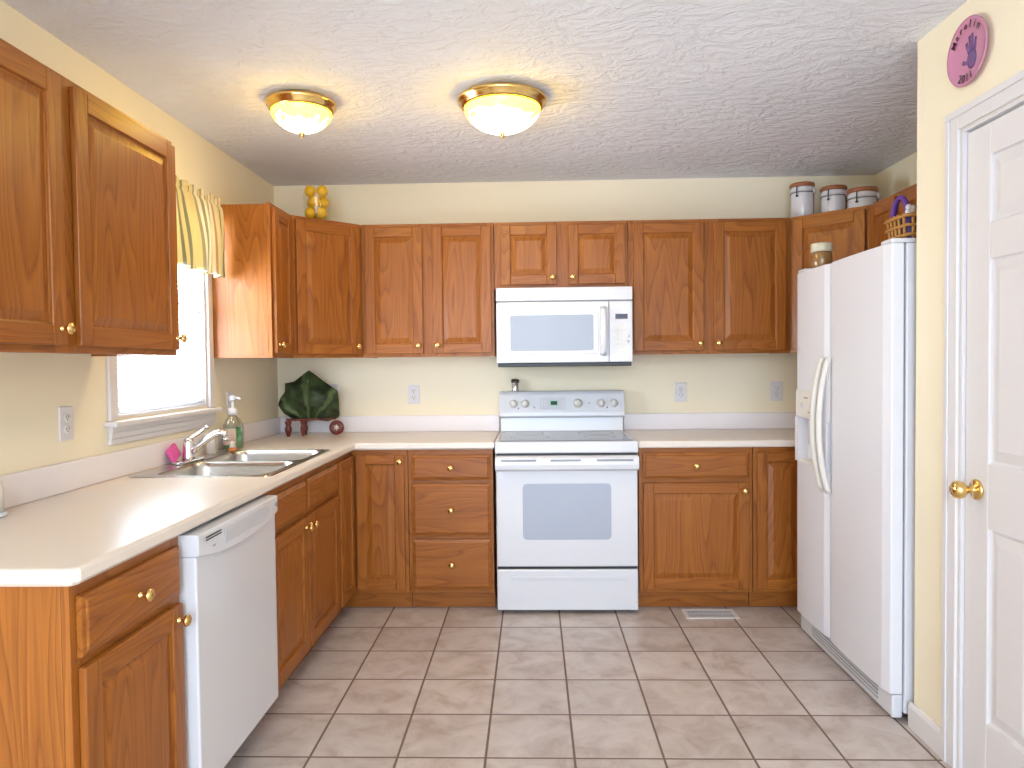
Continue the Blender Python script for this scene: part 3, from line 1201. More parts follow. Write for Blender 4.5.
# soap bottles
so = thing('soap_bottle', 'clear pump soap bottle with green side right of the faucet', 'bottle', (.082, -.868, CZ))
so.location.z += .0002
so.scale = (1.4, 1.4, 1.25)
MB().lathe([(.001, 0), (.028, 0), (.034, .004), (.036, .02), (.037, .07), (.034, .10), (.024, .122), (.014, .132), (.013, .138), (.001, .138)], sx=1.15, sy=.8, n=28).build('bottle', 'clearplastic', so, rot=(0, 0, PI / 2 - .4))
mb = MB()
for a0, a1 in ((-3.3, -1.95),):
    lo = []
    for i in range(13):
        a = a0 + (a1 - a0) * i / 12
        lo.append([((.0372) * 1.15 * math.cos(a), .0372 * .8 * math.sin(a), .022), (.0380 * 1.15 * math.cos(a), .0380 * .8 * math.sin(a), .022),
                   (.0380 * 1.15 * math.cos(a), .0380 * .8 * math.sin(a), .086), (.0372 * 1.15 * math.cos(a), .0372 * .8 * math.sin(a), .086)])
    mb.rings(lo)
lb = mb.build('label', 'label', so, rot=(0, 0, PI / 2 - .4))
MB().lathe([(.001, .004), (.029, .004), (.033, .01), (.0345, .05), (.032, .085), (.001, .09)], sx=1.1, sy=.75, n=24).build('liquid', 'greensoap', so, rot=(0, 0, PI / 2 - .4))
mb = MB()
mb.lathe([(.001, .1385), (.017, .1385), (.0175, .16), (.012, .166), (.005, .17), (.005, .195), (.001, .195)], n=20)
mb.build('collar', 'white_trim', so)
mb = MB()
mb.lathe([(.001, .1955), (.011, .1955), (.013, .20), (.012, .214), (.001, .217)], n=18)
mb.tube([(.0, .0, .206), (.022, -.010, .207), (.036, -.018, .202)], .0045, 8)
mb.build('pump', 'lightgrey', so)

cu = thing('soap_dish_bottle', 'small white squeeze bottle just right of the faucet', 'bottle', (.060, -1.075, CZ + .0047))
MB().lathe([(.001, 0), (.018, 0), (.021, .003), (.021, .06), (.017, .075), (.010, .082), (.001, .083)], n=24).build('bottle', 'white_trim', cu)
MB().lathe([(.001, .0832), (.009, .0832), (.009, .098), (.004, .102), (.003, .112), (.001, .112)], n=16).build('cap', 'lightgrey', cu)
oc = thing('scrub_brush', 'small orange and white dish scrubber in front of the soap bottle', 'brush', (.118, -.965, CZ + .0047))
MB().lathe([(.001, 0), (.020, 0), (.022, .006), (.019, .014), (.001, .016)], n=24).build('bristles', 'orange', oc)
MB().lathe([(.001, .0162), (.014, .0162), (.016, .022), (.009, .030), (.012, .042), (.001, .047)], n=20).build('handle', 'cream_plastic', oc)

# ------------------------------------------------------------------ leaf-covered cart in the corner
ca = thing('decorative_cart', 'small red wooden cart under a dark green leaf-shaped cover in the left corner', 'ornament', (.25, -.17, CZ))
out = [(-.178, .185), (-.168, .225), (-.140, .262), (-.136, .312), (-.085, .322), (-.05, .352), (-.02, .374), (.002, .388), (.02, .374), (.08, .325), (.165, .262), (.172, .20), (.175, .115), (.165, .098), (.105, .080), (.05, .090), (-.03, .085), (-.10, .098), (-.145, .130)]
cx0, cz0 = .0, .20
nr = 14


def dense(o, k):
    r_ = []
    for i in range(len(o)):
        p, q = Vector(o[i]), Vector(o[(i + 1) % len(o)])
        for j in range(k):
            r_.append(p.lerp(q, j / k))
    return r_


od = dense(out, 5)
mb = MB()
loops = []


def leaf_y(x, z, tt, front):
    ang = math.atan2(x, max(.02, z - .08) * 1.0)
    crease = .017 * math.sin(ang * 11.0 + .6) * tt + .012 * math.exp(-(x / .012) ** 2) * (1 if front else 0)
    lump = .013 * math.sin(x * 48 + z * 31) * math.cos(z * 43 - x * 17)
    bul = (.060 if front else .045) * (1 - tt ** 2.2)
    return (-bul - crease * .8 - lump * (1 - tt * .6)) if front else (bul + lump * .4 * (1 - tt))


for k_ in range(nr, 0, -1):
    tt = k_ / nr
    loops.append([(cx0 + (p.x - cx0) * tt, leaf_y(cx0 + (p.x - cx0) * tt, cz0 + (p.y - cz0) * tt, tt, False) + .012, cz0 + (p.y - cz0) * tt) for p in od])
loops = loops[::-1]
fl_ = []
for k_ in range(nr, 0, -1):
    tt = k_ / nr
    fl_.append([(cx0 + (p.x - cx0) * tt, leaf_y(cx0 + (p.x - cx0) * tt, cz0 + (p.y - cz0) * tt, tt, True) - .004, cz0 + (p.y - cz0) * tt) for p in od])
mb.rings(loops + fl_, True, True, smooth=True)
mb.build('leaf_cover', 'leaf', ca, rot=(0, 0, .22))
mb = MB()
mb.box(-.135, .15, -.042, .042, .0905, .102, .004)
mb.build('bed', 'maroon', ca, rot=(0, 0, .45))
cr, sr = math.cos(.45), math.sin(.45)
for (u, v, r_) in ((-.128, -.035, .013), (-.045, -.030, .009), (-.020, .034, .009)):
    mb = MB()
    q = r_ / .013
    mb.lathe([(.001, 0), (.009 * q, 0), (.011 * q, .010), (.020 * q, .034), (.021 * q, .048), (.014 * q, .064), (.019 * q, .080), (.020 * q, .090), (.001, .0902)], (u * cr - v * sr, u * sr + v * cr, 0), n=18)
    mb.build('leg', 'maroon', ca)
for v in (-.056,):
    mb = MB()
    c_ = (.150 * cr - v * sr, .150 * sr + v * cr - .005, .0435)
    mb.lathe([(.020, .008), (.022, -.008), (.030, -.010), (.043, -.008), (.043, .008), (.030, .010), (.020, .008)], c_, '-y', 36, cap=False)
    for q in range(6):
        a = q * PI / 3
        mb.tube([(c_[0], c_[1], c_[2]), (c_[0] + .024 * math.cos(a), c_[1], c_[2] + .024 * math.sin(a))], .003, 6)
    wh = mb.build('wheel', 'maroon', ca)
    MB().lathe([(.001, -.012), (.010, -.012), (.011, .010), (.006, .014), (.001, .014)], c_, '-y', 18).build('hub', 'cream_plastic', wh)

# white container half out of frame on the near left counter
mb = MB()
wc = thing('white_container', 'white rounded container at the left picture edge on the near counter', 'container', (.060, -2.470, CZ + .0002))
MB().lathe([(.001, .016), (.040, .016), (.040, .085), (.036, .10), (.02, .108), (.001, .109)], n=32).build('body', 'cream_plastic', wc)
MB().lathe([(.001, 0), (.032, 0), (.046, .003), (.047, .010), (.042, .0155), (.001, .0158)], n=32).build('base', 'bluewhite', wc)

# ------------------------------------------------------------------ outlets
def outlet(label, loc, rz):
    r = thing('wall_outlet', label, 'outlet', loc, rz, 'wall outlets')
    MB().box(-.036, .036, -.006, -.0003, -.058, .058, .003).build('cover_plate', 'white_trim', r)
    for dz in (-.020, .020):
        mb = MB()
        mb.lathe([(.001, 0), (.0165, 0), (.0165, .0015), (.015, .0022), (.001, .0022)], (0, -.0062, dz), '-y', 20, sy=.85)
        so_ = mb.build('socket', 'cream_plastic', r)
        mb = MB()
        mb.box(-.0075, -.0055, -.0092, -.0085, dz - .002, dz + .008).box(.0055, .0075, -.0092, -.0085, dz - .002, dz + .008)
        mb.lathe([(.001, 0), (.0025, 0), (.0025, .0007), (.001, .0007)], (0, -.0085, dz - .007), '-y', 10)
        mb.build('slots', 'black', so_)
    MB().lathe([(.001, 0), (.003, 0), (.002, .0012), (.001, .0013)], (0, -.0062, 0), '-y', 10).build('screw', 'lightgrey', r)
    return r


o0 = outlet('white wall outlet between the leaf-covered cart and the stove', (.850, 0, 1.145), 0)
dup(o0, (2.490, 0, 1.142), 0, 'white wall outlet on the back wall just right of the stove')
dup(o0, (3.072, 0, 1.142), 0, 'white wall outlet on the back wall beside the fridge')
dup(o0, (.345, 0, 1.155), 0, 'white wall outlet half hidden behind the leaf-covered cart')
dup(o0, (0, -2.035, 1.143), PI / 2, 'white wall outlet on the left wall, near side of the window')
dup(o0, (0, -.715, 1.140), PI / 2, 'white wall outlet behind the soap bottle, far side of the window')

# ------------------------------------------------------------------ range
rg = thing('stove', 'white electric range with glass cooktop in the middle of the back wall', 'stove', (1.76, 0, 0))
HW = .374
FY = -.655
mb = MB()
mb.box(-HW, HW, -.630, -.02, .055, .855, .003)
mb.build('body', 'appliance', rg)
for sx in (-1, 1):
    for yy in (-.58, -.08):
        MB().lathe([(.001, 0), (.020, 0), (.022, .01), (.014, .016), (.012, .0545), (.001, .0545)], (sx * (HW - .045), yy, 0), n=16).build('foot', 'black', rg)
mb = MB()
mb.box(-HW + .002, HW - .002, FY, -.6305, .020, .238, .007, 3)
dr = mb.build('storage_drawer', 'appliance', rg)
mb = MB()
mb.box(-HW + .08, HW - .05, FY - .006, FY - .0002, .186, .204, .0028)
mb.build('drawer_ridge', 'appliance', dr)
for z0, z1 in ((.2385, .2525), (.8425, .8545)):  # black strips paint the shade in the gaps below and above the oven door
    MB().box(-HW + .004, HW - .004, -.640, -.6305, z0, z1).build('gap_shadow_strip', 'black', rg)['label'] = 'black strip for the gap shadow'
mb = MB()
mb.box(-HW + .002, HW - .002, FY, -.6305, .253, .842, .008, 3)
od_ = mb.build('oven_door', 'appliance', rg)
mb = MB()
mb.rings([[(x, y_, z) for x, _, z in [(p[0], 0, p[1]) for p in rrect(-.232 + i_, .232 - i_, .398 + i_, .694 - i_, .022, 0)]] for i_, y_ in ((0, FY + .001), (0, FY - .0012), (.002, FY - .0018))], True, True)
mb.build('oven_window', 'ovenglass', od_)
mb = MB()
# integral handle across the top of the door
mb.prism([(FY - .0003, .762), (FY - .030, .766), (FY - .045, .776), (FY - .048, .800), (FY - .044, .834), (FY - .030, .843), (FY - .0003, .845)][::-1], -HW + .0, HW - .0, .003, 2, axis='x')
hd = mb.build('handle', 'appliance', od_)
mb = MB()
for x0, x1 in ((-HW + .03, -HW + .215), (-.085, .072), (HW - .22, HW - .03)):
    mb.box(x0, x1, FY - .0495, FY - .0455, .818, .828, .001)
mb.build('vent_slots', 'grey', hd)
mb = MB()
mb.prism(rrect2 := [(-HW - .003, -.662), (HW + .003, -.662), (HW + .003, -.02), (-HW - .003, -.02)], .8555, .917, .008, 3)
cf = mb.build('cooktop_frame', 'appliance', rg)
mb = MB()
mb.prism([(-HW + .022, -.628), (HW - .022, -.628), (HW - .028, -.125), (-HW + .028, -.125)], .9172, .9205, .001, 1)
gl = mb.build('glass_top', 'cooktop', rg)
mb = MB()
for x_, y_, r_ in ((-.19, -.47, .105), (.19, -.47, .085), (-.19, -.24, .075), (.19, -.24, .10)):
    mb.lathe([(r_ - .003, 0), (r_, .0004), (r_ + .003, 0)], (x_, y_, .9207), n=48, cap=False)
mb.build('burner_rings', 'grey', gl)
# backguard: recessed lower part and overhanging control panel
mb = MB()
mb.prism([(-.022, .9175), (-.080, .9175), (-.072, 1.000), (-.022, 1.000)][::-1], -HW + .004, HW - .004, .003, 2, axis='x')
mb.build('backguard', 'appliance', rg)
mb = MB()
prof = [(-.022, 1.0005), (-.098, 1.0005), (-.106, 1.010), (-.106, 1.030), (-.084, 1.140), (-.074, 1.155), (-.060, 1.160), (-.022, 1.160)]
mb.prism(prof[::-1], -HW - .002, HW + .002, .003, 2, axis='x')
cp = mb.build('control_panel', 'appliance', rg)
tl = math.atan2(.022, .110)


def on_panel(z):
    return -.106 + (z - 1.030) * .2


for xk in (-.291, -.221, .097, .235, .312):
    big = abs(xk - .097) < .01
    r_ = .026 if big else .023
    mb = MB()
    mb.lathe([(.001, 0), (r_ + .003, 0), (r_ + .003, .003), (r_ * .86, .005), (r_ * .8, .020), (r_ * .72, .024), (.001, .0245)], (0, 0, 0), '-y', 28)
    mb.box(-.004, .004, -.029, -.022, -r_ * .7, r_ * .7, .0015)
    mb.build('knob', 'cream_plastic', cp, (xk, on_panel(1.085) - .0006, 1.085), (-tl, 0, 0))
mb = MB()
mb.box(-.131, .022, -.0012, .0, -.036, .034, .0005)
pn = mb.build('clock_panel', 'lightgrey', cp, (0, on_panel(1.085) - .0004, 1.085), (-tl, 0, 0))
mb = MB()
mb.box(-.072, -.022, -.0028, -.0015, -.014, .020, .0005)
mb.build('display_rim', 'greenlit', pn)
mb = MB()
mb.box(-.066, -.028, -.0042, -.0030, -.009, .014, .0005)
mb.build('display', 'greendisp', pn)
mb = MB()
for bx_ in (-.118, -.100, .0, .012):
    for bz in (-.022, -.004, .012):
        mb.box(bx_ - .005, bx_ + .005, -.0028, -.0015, bz - .003, bz + .005, .0005)
mb.build('buttons', 'white_trim', pn)
mb = MB()
for lx, lz in ((-.262, 1.058), (-.165, 1.062), (.165, 1.085), (.272, 1.060)):
    mb.lathe([(.001, 0), (.004, 0), (.0035, .0015), (.001, .002)], (lx, on_panel(lz) - .0004, lz), '-y', 12)
mb.build('indicator_lights', 'darkgap', cp)

# shaker on the backguard
sh = thing('pepper_shaker', 'small steel pepper shaker with dark lid on top of the stove backguard', 'shaker', (1.480, -.050, 1.1603))
MB().lathe([(.001, 0), (.021, 0), (.022, .003), (.0205, .012), (.0205, .050), (.022, .052), (.001, .052)], n=24).build('jar', 'steel', sh)
MB().lathe([(.001, .0523), (.024, .0523), (.025, .056), (.025, .066), (.020, .073), (.001, .075)], n=24).build('lid', 'wire', sh)

# ------------------------------------------------------------------ microwave
mwv = thing('microwave', 'white over-the-range microwave under the short wall cabinet', 'microwave', (1.766, 0, 1.325))
HW = .380
mb = MB()
mb.box(-HW + .002, HW - .002, -.372, -.004, .006, .4255, .003)
mb.build('body', 'appliance', mwv)
MB().box(-HW + .006, HW - .006, -.388, -.02, -.016, .0055, .003).build('underside', 'black', mwv)
MB().box(-HW, HW, -.400, -.3725, .352, .4265, .005, 3).build('vent_grille', 'appliance', mwv)
MB().box(-HW + .003, HW - .003, -.388, -.3725, .3465, .3515).build('seam', 'grey', mwv)
mb = MB()
mb.box(-HW, .248, -.400, -.3725, .006, .346, .006, 3)
md = mb.build('door', 'appliance', mwv)
mb = MB()
mb.rings([[(p[0], y_, p[1]) for p in rrect(-.334 + i_, .190 - i_, .052 + i_, .302 - i_, .018, 0)] for i_, y_ in ((0, -.3995), (0, -.4010), (.004, -.4032), (.014, -.4032), (.024, -.4012))], True, True)
mb.build('window_surround', 'appliance', md)
mb = MB()
mb.rings([[(p[0], y_, p[1]) for p in rrect(-.302 + i_, .162 - i_, .074 + i_, .272 - i_, .010, 0)] for i_, y_ in ((0, -.4013), (.001, -.4022))], True, True)
mb.build('window_glass', 'mwglass', md)
mb = MB()
pts = []
for i in range(15):
    q = i / 14
    pts.append((.218, -.404 - .028 * math.sin(PI * q) ** .6, .048 + .262 * q))
mb.tube(pts, .019, 12, flat=.7)
mb.build('handle', 'appliance', md)
mb = MB()
mb.box(.2495, HW, -.400, -.3725, .006, .346, .006, 3)
pc = mb.build('control_panel', 'appliance', mwv)
MB().box(.284, .352, -.4015, -.4003, .246, .274, .0005).build('display', 'indigo', pc)
mb = MB()
for r_ in range(6):
    for c_ in range(3):
        mb.box(.280 + c_ * .022, .296 + c_ * .022, -.4012, -.4003, .080 + r_ * .022, .094 + r_ * .022, .0004)
mb.build('keypad', 'cream_plastic', pc)
mb = MB()
for z_ in (.118, .152):
    mb.lathe([(.001, 0), (.009, 0), (.0085, .0012), (.001, .0014)], (.354, -.4003, z_), '-y', 16)
mb.build('buttons', 'lightgrey', pc)

# ------------------------------------------------------------------ dishwasher
dw = thing('dishwasher', 'white dishwasher under the left counter between two oak base cabinets', 'dishwasher', (0, -2.4895, 0), PI / 2)
WD = .6195
MB().box(.004, WD - .004, -.600, -.03, .105, .868, .003).build('body', 'lightgrey', dw)
MB().box(.010, WD - .010, -.545, -.53, 0, .104).build('toe_kick', 'darkgap', dw)
mb = MB()
mb.box(.006, WD - .006, -.655, -.6005, .130, .805, .006, 3)
mb.build('door_panel', 'appliance', dw)
# control strip with a bowed lower lip
mb = MB()
loops = []
nS = 24
for i in range(nS + 1):
    u = i / nS
    x_ = .006 + (WD - .012) * u
    bow = math.sin(PI * u)
    zb = .806 - .028 * bow ** .8
    fr_ = -.664 - .006 * bow
    e_ = .004
    loops.append([(x_, -.6005, .8065), (x_, -.6560, .8065 if bow < .02 else .8060), (x_, -.6565, zb + .003), (x_, fr_ + .004, zb), (x_, fr_, zb + e_), (x_, -.664, .864 - e_), (x_, -.660, .866), (x_, -.6005, .866)])
mb.rings(loops, True, True, smooth=False)
cs = mb.build('control_strip', 'appliance', dw)
mb = MB()
for z_ in (.842, .850):
    mb.box(.045, .145, -.6672, -.6655, z_ - .0018, z_ + .0018, .0006)
mb.build('vent_slots', 'darkgap', cs)
mb = MB()
mb.box(.165, .52, -.6690, -.6668, .806, .846, .0008)
mb.build('button_strip', 'lightgrey', cs)
mb = MB()
mb.lathe([(.001, 0), (.009, 0), (.0085, .003), (.001, .0035)], (.592, -.6662, .838), '-y', 18)
mb.build('latch_button', 'grey', cs)
mb = MB()
mb.box(.085, .100, -.6686, -.6668, .815, .820, .0005)
mb.build('badge', 'grey', cs)

# ------------------------------------------------------------------ fridge (front faces -x)
FX = 2.872
fg = thing('refrigerator', 'white side-by-side refrigerator on the right wall next to the pantry', 'refrigerator', (XR - .02, -.868, 0), -PI / 2)
FD = XR - .02 - FX          # front distance from the root
FWD = .926
MB().box(.004, FWD - .004, -FD + .062, -.002, .03, 1.748, .006).build('cabinet', 'fridge', fg)
sp_ = .388
for nm, x0, x1 in (('freezer_door', .002, sp_ - .004), ('fridge_door', sp_ + .004, FWD - .002)):
    mb = MB()
    # gently bowed door front
    pts = []
    nn = 12
    wdt = x1 - x0
    for i in range(nn + 1):
        u = i / nn
        pts.append((x0 + wdt * u, -FD - .006 * math.sin(PI * u) + (.010 if i in (0, nn) else 0)))
    pts += [(x1, -FD + .054), (x0, -FD + .054)]
    if nm == 'freezer_door':
        # leaf built round the dispenser recess
        zr0, zr1, xr0, xr1 = .845, 1.055, .045, .290
        mb.prism(pts, .105, zr0, .003, 1)
        mb.prism(pts, zr1, 1.748, .003, 1)
        mb.box(x0 + .002, xr0, -FD - .002, -FD + .054, zr0 - .002, zr1 + .002)
        mb.box(xr1, x1 - .002, -FD - .004, -FD + .054, zr0 - .002, zr1 + .002)
        mb.box(xr0, xr1, -FD + .045, -FD + .054, zr0 - .002, zr1 + .002)
    else:
        mb.prism(pts, .105, 1.748, .004, 2)
    do = mb.build(nm, 'fridge', fg)
    if nm == 'freezer_door':
        mb = MB()
        mb.prism([(-FD - .0075, 1.06), (-FD - .010, 1.07), (-FD - .010, 1.178), (-FD - .0075, 1.19)][::-1] , .035, .300, .001, 1, axis='x')
        dp = mb.build('dispenser_panel', 'cream_plastic', do)
        mb = MB()
        mb.box(.14, .185, -FD - .0116, -FD - .0102, 1.150, 1.157, .0004)
        mb.box(.19, .23, -FD - .0116, -FD - .0102, 1.085, 1.091, .0004)
        mb.build('badge', 'grey', dp)
        mb = MB()
        for xx in (.10, .215):
            mb.box(xx, xx + .035, -FD - .0130, -FD - .0102, 1.105, 1.125, .0015)
        mb.build('buttons', 'lightgrey', dp)
        for xx in (.12, .215):
            MB().box(xx - .016, xx + .016, -FD + .020, -FD + .032, .93, 1.045, .004).build('lever', 'lightgrey', do)
        mb = MB()
        mb.box(.047, .288, -FD - .006, -FD + .044, zr0 - .001, zr0 + .010, .003)
        mb.build('drip_tray', 'cream_plastic', do)
        hx = x1 - .030
    else:
        hx = x0 + .030
    mb = MB()
    pts = []
    for i in range(25):
        q = i / 24
        s_ = math.sin(PI * q)
        pts.append((hx, -FD - .008 - .044 * s_ ** .75, .755 + .585 * q))
    mb.tube(pts, .012, 12, flat=1.2)
    mb.build('handle', 'cream_plastic', do)
mb = MB()
mb.box(.012, FWD - .012, -FD + .022, -FD + .060, .012, .098, .006, 2)
gr = mb.build('kick_grille', 'appliance', fg)
mb = MB()
for z_ in (.035, .050, .065, .080):
    mb.box(.16, FWD - .12, -FD + .0195, -FD + .0225, z_, z_ + .005)
mb.build('grille_slots', 'grey', gr)
for x_ in (.06, FWD - .06):
    mb = MB()
    mb.lathe([(.001, 0), (.025, 0), (.025, .02), (.014, .03), (.001, .03)], (x_, -FD + .13, 0), n=16)
    mb.build('foot', 'grey', fg)
for x0, x1 in ((.01, .09), (FWD - .09, FWD - .006)):
    mb = MB()
    mb.box(x0, x1, -FD + .010, -FD + .13, 1.7485 if x0 > 2 else 1.7485, 1.766, .005, 2)
    mb.build('hinge_cover', 'appliance', fg)

FT = 1.748
# jar on the fridge
jr = thing('jar', 'tan jar with cream lid standing on top of the fridge', 'jar', (2.972, -.935, FT + .0004))
MB().lathe([(.001, 0), (.044, 0), (.048, .004), (.048, .080), (.044, .092), (.040, .096), (.001, .096)], n=32).build('jar_body', 'jarglass', jr)
MB().lathe([(.001, .0963), (.047, .0963), (.049, .099), (.049, .132), (.046, .136), (.001, .137)], n=32).build('lid', 'jarlid', jr)

# basket on the fridge
bk = thing('basket', 'woven basket with purple ribbon handle on top of the fridge', 'basket', (3.060, -1.625, FT + .0004))
mb = MB()
nB = 20
bw, bd, bh = .088, .088, .126
def bpt(a, z, k=0.0):
    f_ = .86 + .14 * z / bh
    c_, s_ = math.cos(a), math.sin(a)
    m_ = max(abs(c_), abs(s_)) ** .75
    return (c_ / m_ * bw * f_ * (1 + k), s_ / m_ * bd * f_ * (1 + k), z)
for q in range(4):
    z_ = .010 + q * .035
    mb.tube([bpt(2 * PI * i / 48, z_, .03) for i in range(49)], .0065, 8)
for i in range(nB):
    a = 2 * PI * i / nB
    mb.tube([bpt(a, .004, .0), bpt(a, bh, .0)], .006, 6)
mb.build('weave', 'wicker', bk)
mb = MB()
mb.rings([[bpt(2 * PI * i / 40, z_, -.07) for i in range(40)] for z_ in (.003, bh * .88)] + [[bpt(2 * PI * i / 40, bh * .88, -.10) for i in range(40)], [bpt(2 * PI * i / 40, .008, -.10) for i in range(40)]], True, True, smooth=True)
mb.build('lining', 'navy', bk)
mb = MB()
pts = []
for i in range(25):
    a = PI * i / 24
    pts.append((-.055 - .055 * math.cos(a) + .02, -.03, bh * .82 + .145 * math.sin(a)))
pts = [(-.066, .060 * math.cos(PI * i / 24), bh * .70 + .108 * math.sin(PI * i / 24)) for i in range(25)]
mb.tube(pts, .009, 10, flat=1.3)
mb.build('handle', 'purple', bk)
mb = MB()
for a in (.5, 2.2, 3.9, 5.4):
    c_ = Vector((.012 * math.cos(a), 0, .012 * math.sin(a)))
    mb.lathe([(.001, -.004), (.010, -.002), (.012, .002), (.004, .006), (.001, .006)], (-.066 + c_.x, -.074, .135 + c_.z), '-y', 12)
mb.build('bow', 'white_trim', bk)

# ------------------------------------------------------------------ canisters
def canister(label, px, py, h, R):
    c = thing('canister', label, 'canister', (px, py, UZ1 + .0004), 0, 'white canisters above the right corner cabinet')
    MB().lathe([(.001, 0), (R * .93, 0), (R * .97, .004), (R * .97, h - .006), (R * .93, h), (.001, h)], n=36).build('jar', 'ceramic', c)
    li = MB()
    li.lathe([(.001, h + .0004), (R * .99, h + .0004), (R * 1.0, h + .004), (R * .99, h + .020), (R * .94, h + .024), (.001, h + .024)], n=36)
    l_ = li.build('lid', 'ceramic', c)
    MB().lathe([(R * .90, h + .0245), (R * 1.04, h + .0245), (R * 1.08, h + .031), (R * 1.08, h + .040), (R * 1.03, h + .046), (R * .90, h + .048), (.001, h + .049)], n=36, cap=False).build('lid_rim', 'copperwood', l_)
    w_ = MB()
    w_.tube([(R * 1.01 * math.cos(2 * PI * i / 36), R * 1.01 * math.sin(2 * PI * i / 36), h - .010) for i in range(37)], .0025, 6, cap=False)
    w_.build('wire_band', 'wire', c)
    w_ = MB()
    for a in (-2.35,):
        x_, y_ = R * 1.03 * math.cos(a), R * 1.03 * math.sin(a)
        w_.tube([(x_, y_, h + .022), (x_ * 1.06, y_ * 1.06, h - .005), (x_ * 1.02, y_ * 1.02, h - .030)], .0032, 8)
        w_.lathe([(.001, -.006), (.007, -.004), (.008, .002), (.001, .007)], (x_ * 1.03, y_ * 1.03, h - .032), n=12)
    w_.build('clasp', 'wire', c)
    w_ = MB()
    a = -.75
    x_, y_ = R * 1.04 * math.cos(a), R * 1.04 * math.sin(a)
    w_.tube([(x_, y_, h + .016), (x_ * 1.05, y_ * 1.05, h - .004), (x_ * 1.08, y_ * 1.08, h - .016)], .008, 8)
    w_.build('latch_tab', 'ceramic', c)
    w_ = MB()
    a = -.55
    w_.tube([(R * 1.0 * math.cos(a), R * 1.0 * math.sin(a), .004), (R * 1.0 * math.cos(a), R * 1.0 * math.sin(a), h - .012)], .003, 6)
    w_.build('scoop_rod', 'copperwood', c)


canister('tallest white canister, leftmost of the three above the right corner cabinet', 3.163, -.170, .172, .064)
canister('middle white canister of the three above the right corner cabinet', 3.318, -.232, .135, .067)
canister('shortest white canister, rightmost of the three above the right corner cabinet', 3.412, -.385, .085, .076)

# ------------------------------------------------------------------ lemons in a glass vase on the left corner cabinet
VX, VY = .388, -.405
va2 = thing('glass_vase', 'clear glass vase holding yellow lemons on the left corner cabinet', 'vase', (VX, VY, UZ1 + .0004))
MB().lathe([(.001, 0), (.066, 0), (.070, .004), (.0725, .08), (.076, .150), (.0775, .152), (.0755, .150), (.0710, .08), (.0685, .008), (.001, .007)], n=36, cap=False).build('vase_body', 'clear', va2)
lem = MB()
lem.lathe([(.0008, -.037), (.004, -.035), (.010, -.031), (.0215, -.024), (.0292, -.011), (.0310, 0), (.0292, .011), (.0215, .024), (.010, .031), (.0045, .034), (.0008, .036)], n=24)
l0 = lem.build('lemon', 'lemon')
spots = [(-.0318, -.0190, .046, 'lemon at the bottom left of the glass vase', (.1, .1, 0)),
         (.0318, -.0190, .046, 'lemon at the bottom right of the glass vase', (.1, -.1, .6)),
         (.0, .0370, .046, 'lemon at the bottom back of the glass vase', (.1, 0, 1.2)),
         (-.0318, .0190, .112, 'lemon at middle height, left in the glass vase', (.15, .1, 0)),
         (.0318, .0190, .112, 'lemon at middle height, right in the glass vase', (.1, .15, 1)),
         (.0, -.0370, .106, 'shiny lemon front and centre in the glass vase', (.25, .1, .3)),
         (-.0335, -.0120, .168, 'upright lemon sticking out top left of the glass vase', (.10, -.12, 0)),
         (.0335, -.0120, .167, 'upright lemon sticking out top right of the glass vase', (.08, .14, 0))]
for i, (x_, y_, z_, lb_, ro) in enumerate(spots):
    o = l0 if i == 0 else l0.copy()
    if i:
        COL.objects.link(o)
    o.location = (VX + x_, VY + y_, UZ1 + z_)
    o.rotation_euler = ro
    tag(o, lb_, 'lemon', 'lemons in the glass vase')

# ------------------------------------------------------------------ ceiling lights
def ceiling_light(label, x_, y_, R, drop):
    r = thing('ceiling_light', label, 'ceiling light', (x_, y_, CH), 0, 'brass ceiling lights')
    MB().lathe([(.001, -.0006), (R * .80, -.0006), (R * .88, -.010), (R * .985, -.016), (R, -.022), (R * .985, -.030), (R * .93, -.036), (R * .92, -.046), (R * .86, -.054), (R * .80, -.054), (R * .79, -.044), (.001, -.044)], n=48, cap=False).build('brass_pan', 'brass', r)
    pf = []
    for i in range(13):
        a = PI / 2 * i / 12
        pf.append((max(.004, R * .845 * math.cos(a)), -.050 - (drop - .050) * math.sin(a) ** 1.1))
    MB().lathe(pf, n=48, cap=False).build('glass_shade', 'shade', r)
    MB().lathe([(.001, -drop + .004), (.010, -drop + .002), (.014, -drop - .004), (.008, -drop - .010), (.009, -drop - .016), (.004, -drop - .022), (.001, -drop - .024)], n=20, cap=False).build('finial', 'brass', r)
    return r


ceiling_light('smaller lit brass ceiling light, nearer the left wall', .634, -1.42, .145, .135)
ceiling_light('larger lit brass ceiling light in the middle of the kitchen', 1.472, -1.41, .187, .150)

# ------------------------------------------------------------------ floor register
fr = thing('floor_register', 'white metal floor vent in front of the right base cabinet', 'vent', (2.506, -.655, .0003))
mb = MB()
hw_, hd_ = .137, .068
mb.box(-hw_, hw_, -hd_, -hd_ + .016, 0, .005, .0015).box(-hw_, hw_, hd_ - .016, hd_, 0, .005, .0015)
mb.box(-hw_, -hw_ + .02, -hd_ + .016, hd_ - .016, 0, .005, .0015).box(hw_ - .02, hw_, -hd_ + .016, hd_ - .016, 0, .005, .0015)
mb.build('frame', 'white_trim', fr)
mb = MB()
for i in range(22):
    x_ = -hw_ + .024 + i * .0105
    mb.box(x_, x_ + .005, -hd_ + .016, hd_ - .016, .0005, .004)
mb.box(-hw_ + .02, hw_ - .02, -.003, .003, .0005, .0045)
mb.build('louvers', 'lightgrey', fr)
MB().box(-hw_ + .019, hw_ - .019, -hd_ + .015, hd_ - .015, 0, .0004).build('duct', 'grey', fr)

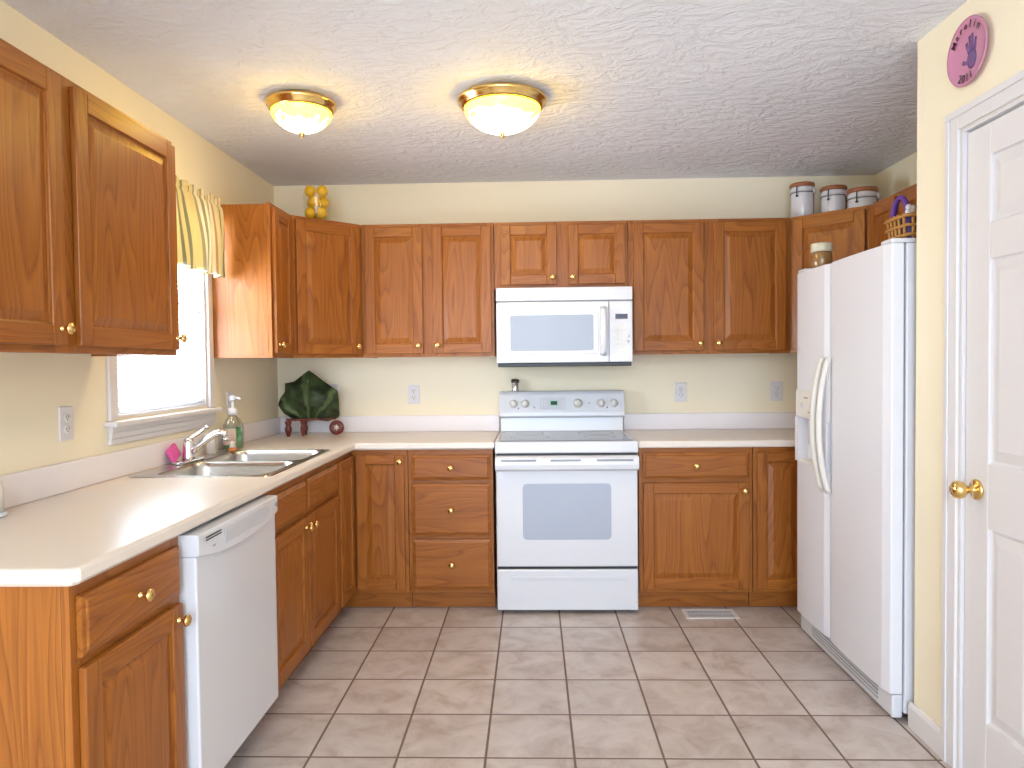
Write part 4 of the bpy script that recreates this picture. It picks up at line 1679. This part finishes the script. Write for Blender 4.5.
# ------------------------------------------------------------------ handprint plate on the pantry wall
pl = thing('handprint_plate', 'round pink ceramic plate with a purple child handprint above the pantry door', 'plate', (XD, -2.146, 2.272), -PI / 2)
PR = .102
MB().lathe([(.001, .0004), (PR * .6, .0004), (PR * .96, .014), (PR, .018), (PR * .98, .0205), (PR * .90, .0175), (PR * .66, .0100), (.001, .0090)], (0, 0, 0), '-y', 48, cap=False).build('dish', 'pink', pl)
mb = MB()


def blob(pts, r):
    mb.tube([(x_, -.0105 - .004 * (x_ * x_ + z_ * z_) / .004, z_) for x_, z_ in pts], r, 8, flat=1.0)


mb.lathe([(.001, 0), (.022, 0), (.0235, .0008), (.018, .0018), (.001, .002)], (.014, -.0098, -.026), '-y', 24, sy=1.25)
for (pts, r) in (([(.000, -.004), (-.010, .018), (-.013, .030)], .0065), ([(.008, .0), (.003, .030), (.001, .047)], .006), ([(.018, .0), (.016, .032), (.016, .050)], .006), ([(.028, -.006), (.031, .018), (.033, .032)], .0055), ([(-.004, -.030), (-.022, -.028), (-.032, -.022)], .006)):
    mb.tube([(x_, -.0100, z_) for x_, z_ in pts], r, 8, flat=1.0)
for v in mb.bm.verts:
    rad2 = v.co.x ** 2 + v.co.z ** 2
    v.co.y = -.0100 + (v.co.y + .0100) * .18 - max(0, rad2 - .0045) * .6
mb.build('handprint', 'purpleprint', pl)


def letter(ch, x_, z_, ang, size):
    cu_ = bpy.data.curves.new('lettering', 'FONT')
    cu_.body = ch
    cu_.size = size
    cu_.align_x = 'CENTER'
    cu_.align_y = 'CENTER'
    cu_.extrude = .0006
    cu_.offset = .0002
    tmp = bpy.data.objects.new('lettering', cu_)
    COL.objects.link(tmp)
    dg = bpy.context.evaluated_depsgraph_get()
    me = bpy.data.meshes.new_from_object(tmp.evaluated_get(dg))
    bpy.data.objects.remove(tmp)
    bpy.data.curves.remove(cu_)
    mt = Matrix.Translation((x_, -.0178, z_)) @ Matrix.Rotation(PI / 2, 4, 'X') @ Matrix.Rotation(ang, 4, 'Z') @ Matrix.Rotation(-.0, 4, 'X')
    me.transform(mt)
    return me


def text_part(txt, arc0, step, rad, size, flip):
    bm = bmesh.new()
    for i, ch in enumerate(txt):
        a = arc0 + step * i
        x_, z_ = rad * math.sin(a), rad * math.cos(a)
        me = letter(ch, x_, z_, (-a if not flip else PI - a), size)
        bm.from_mesh(me)
        bpy.data.meshes.remove(me)
    me = bpy.data.meshes.new('lettering')
    bm.to_mesh(me)
    bm.free()
    me.materials.append(M['ink'])
    o = bpy.data.objects.new('lettering', me)
    o.parent = pl
    COL.objects.link(o)


text_part('Marelin', -.98, .30, .080, .032, False)
text_part('2011', PI + .44, -.24, .080, .034, True)
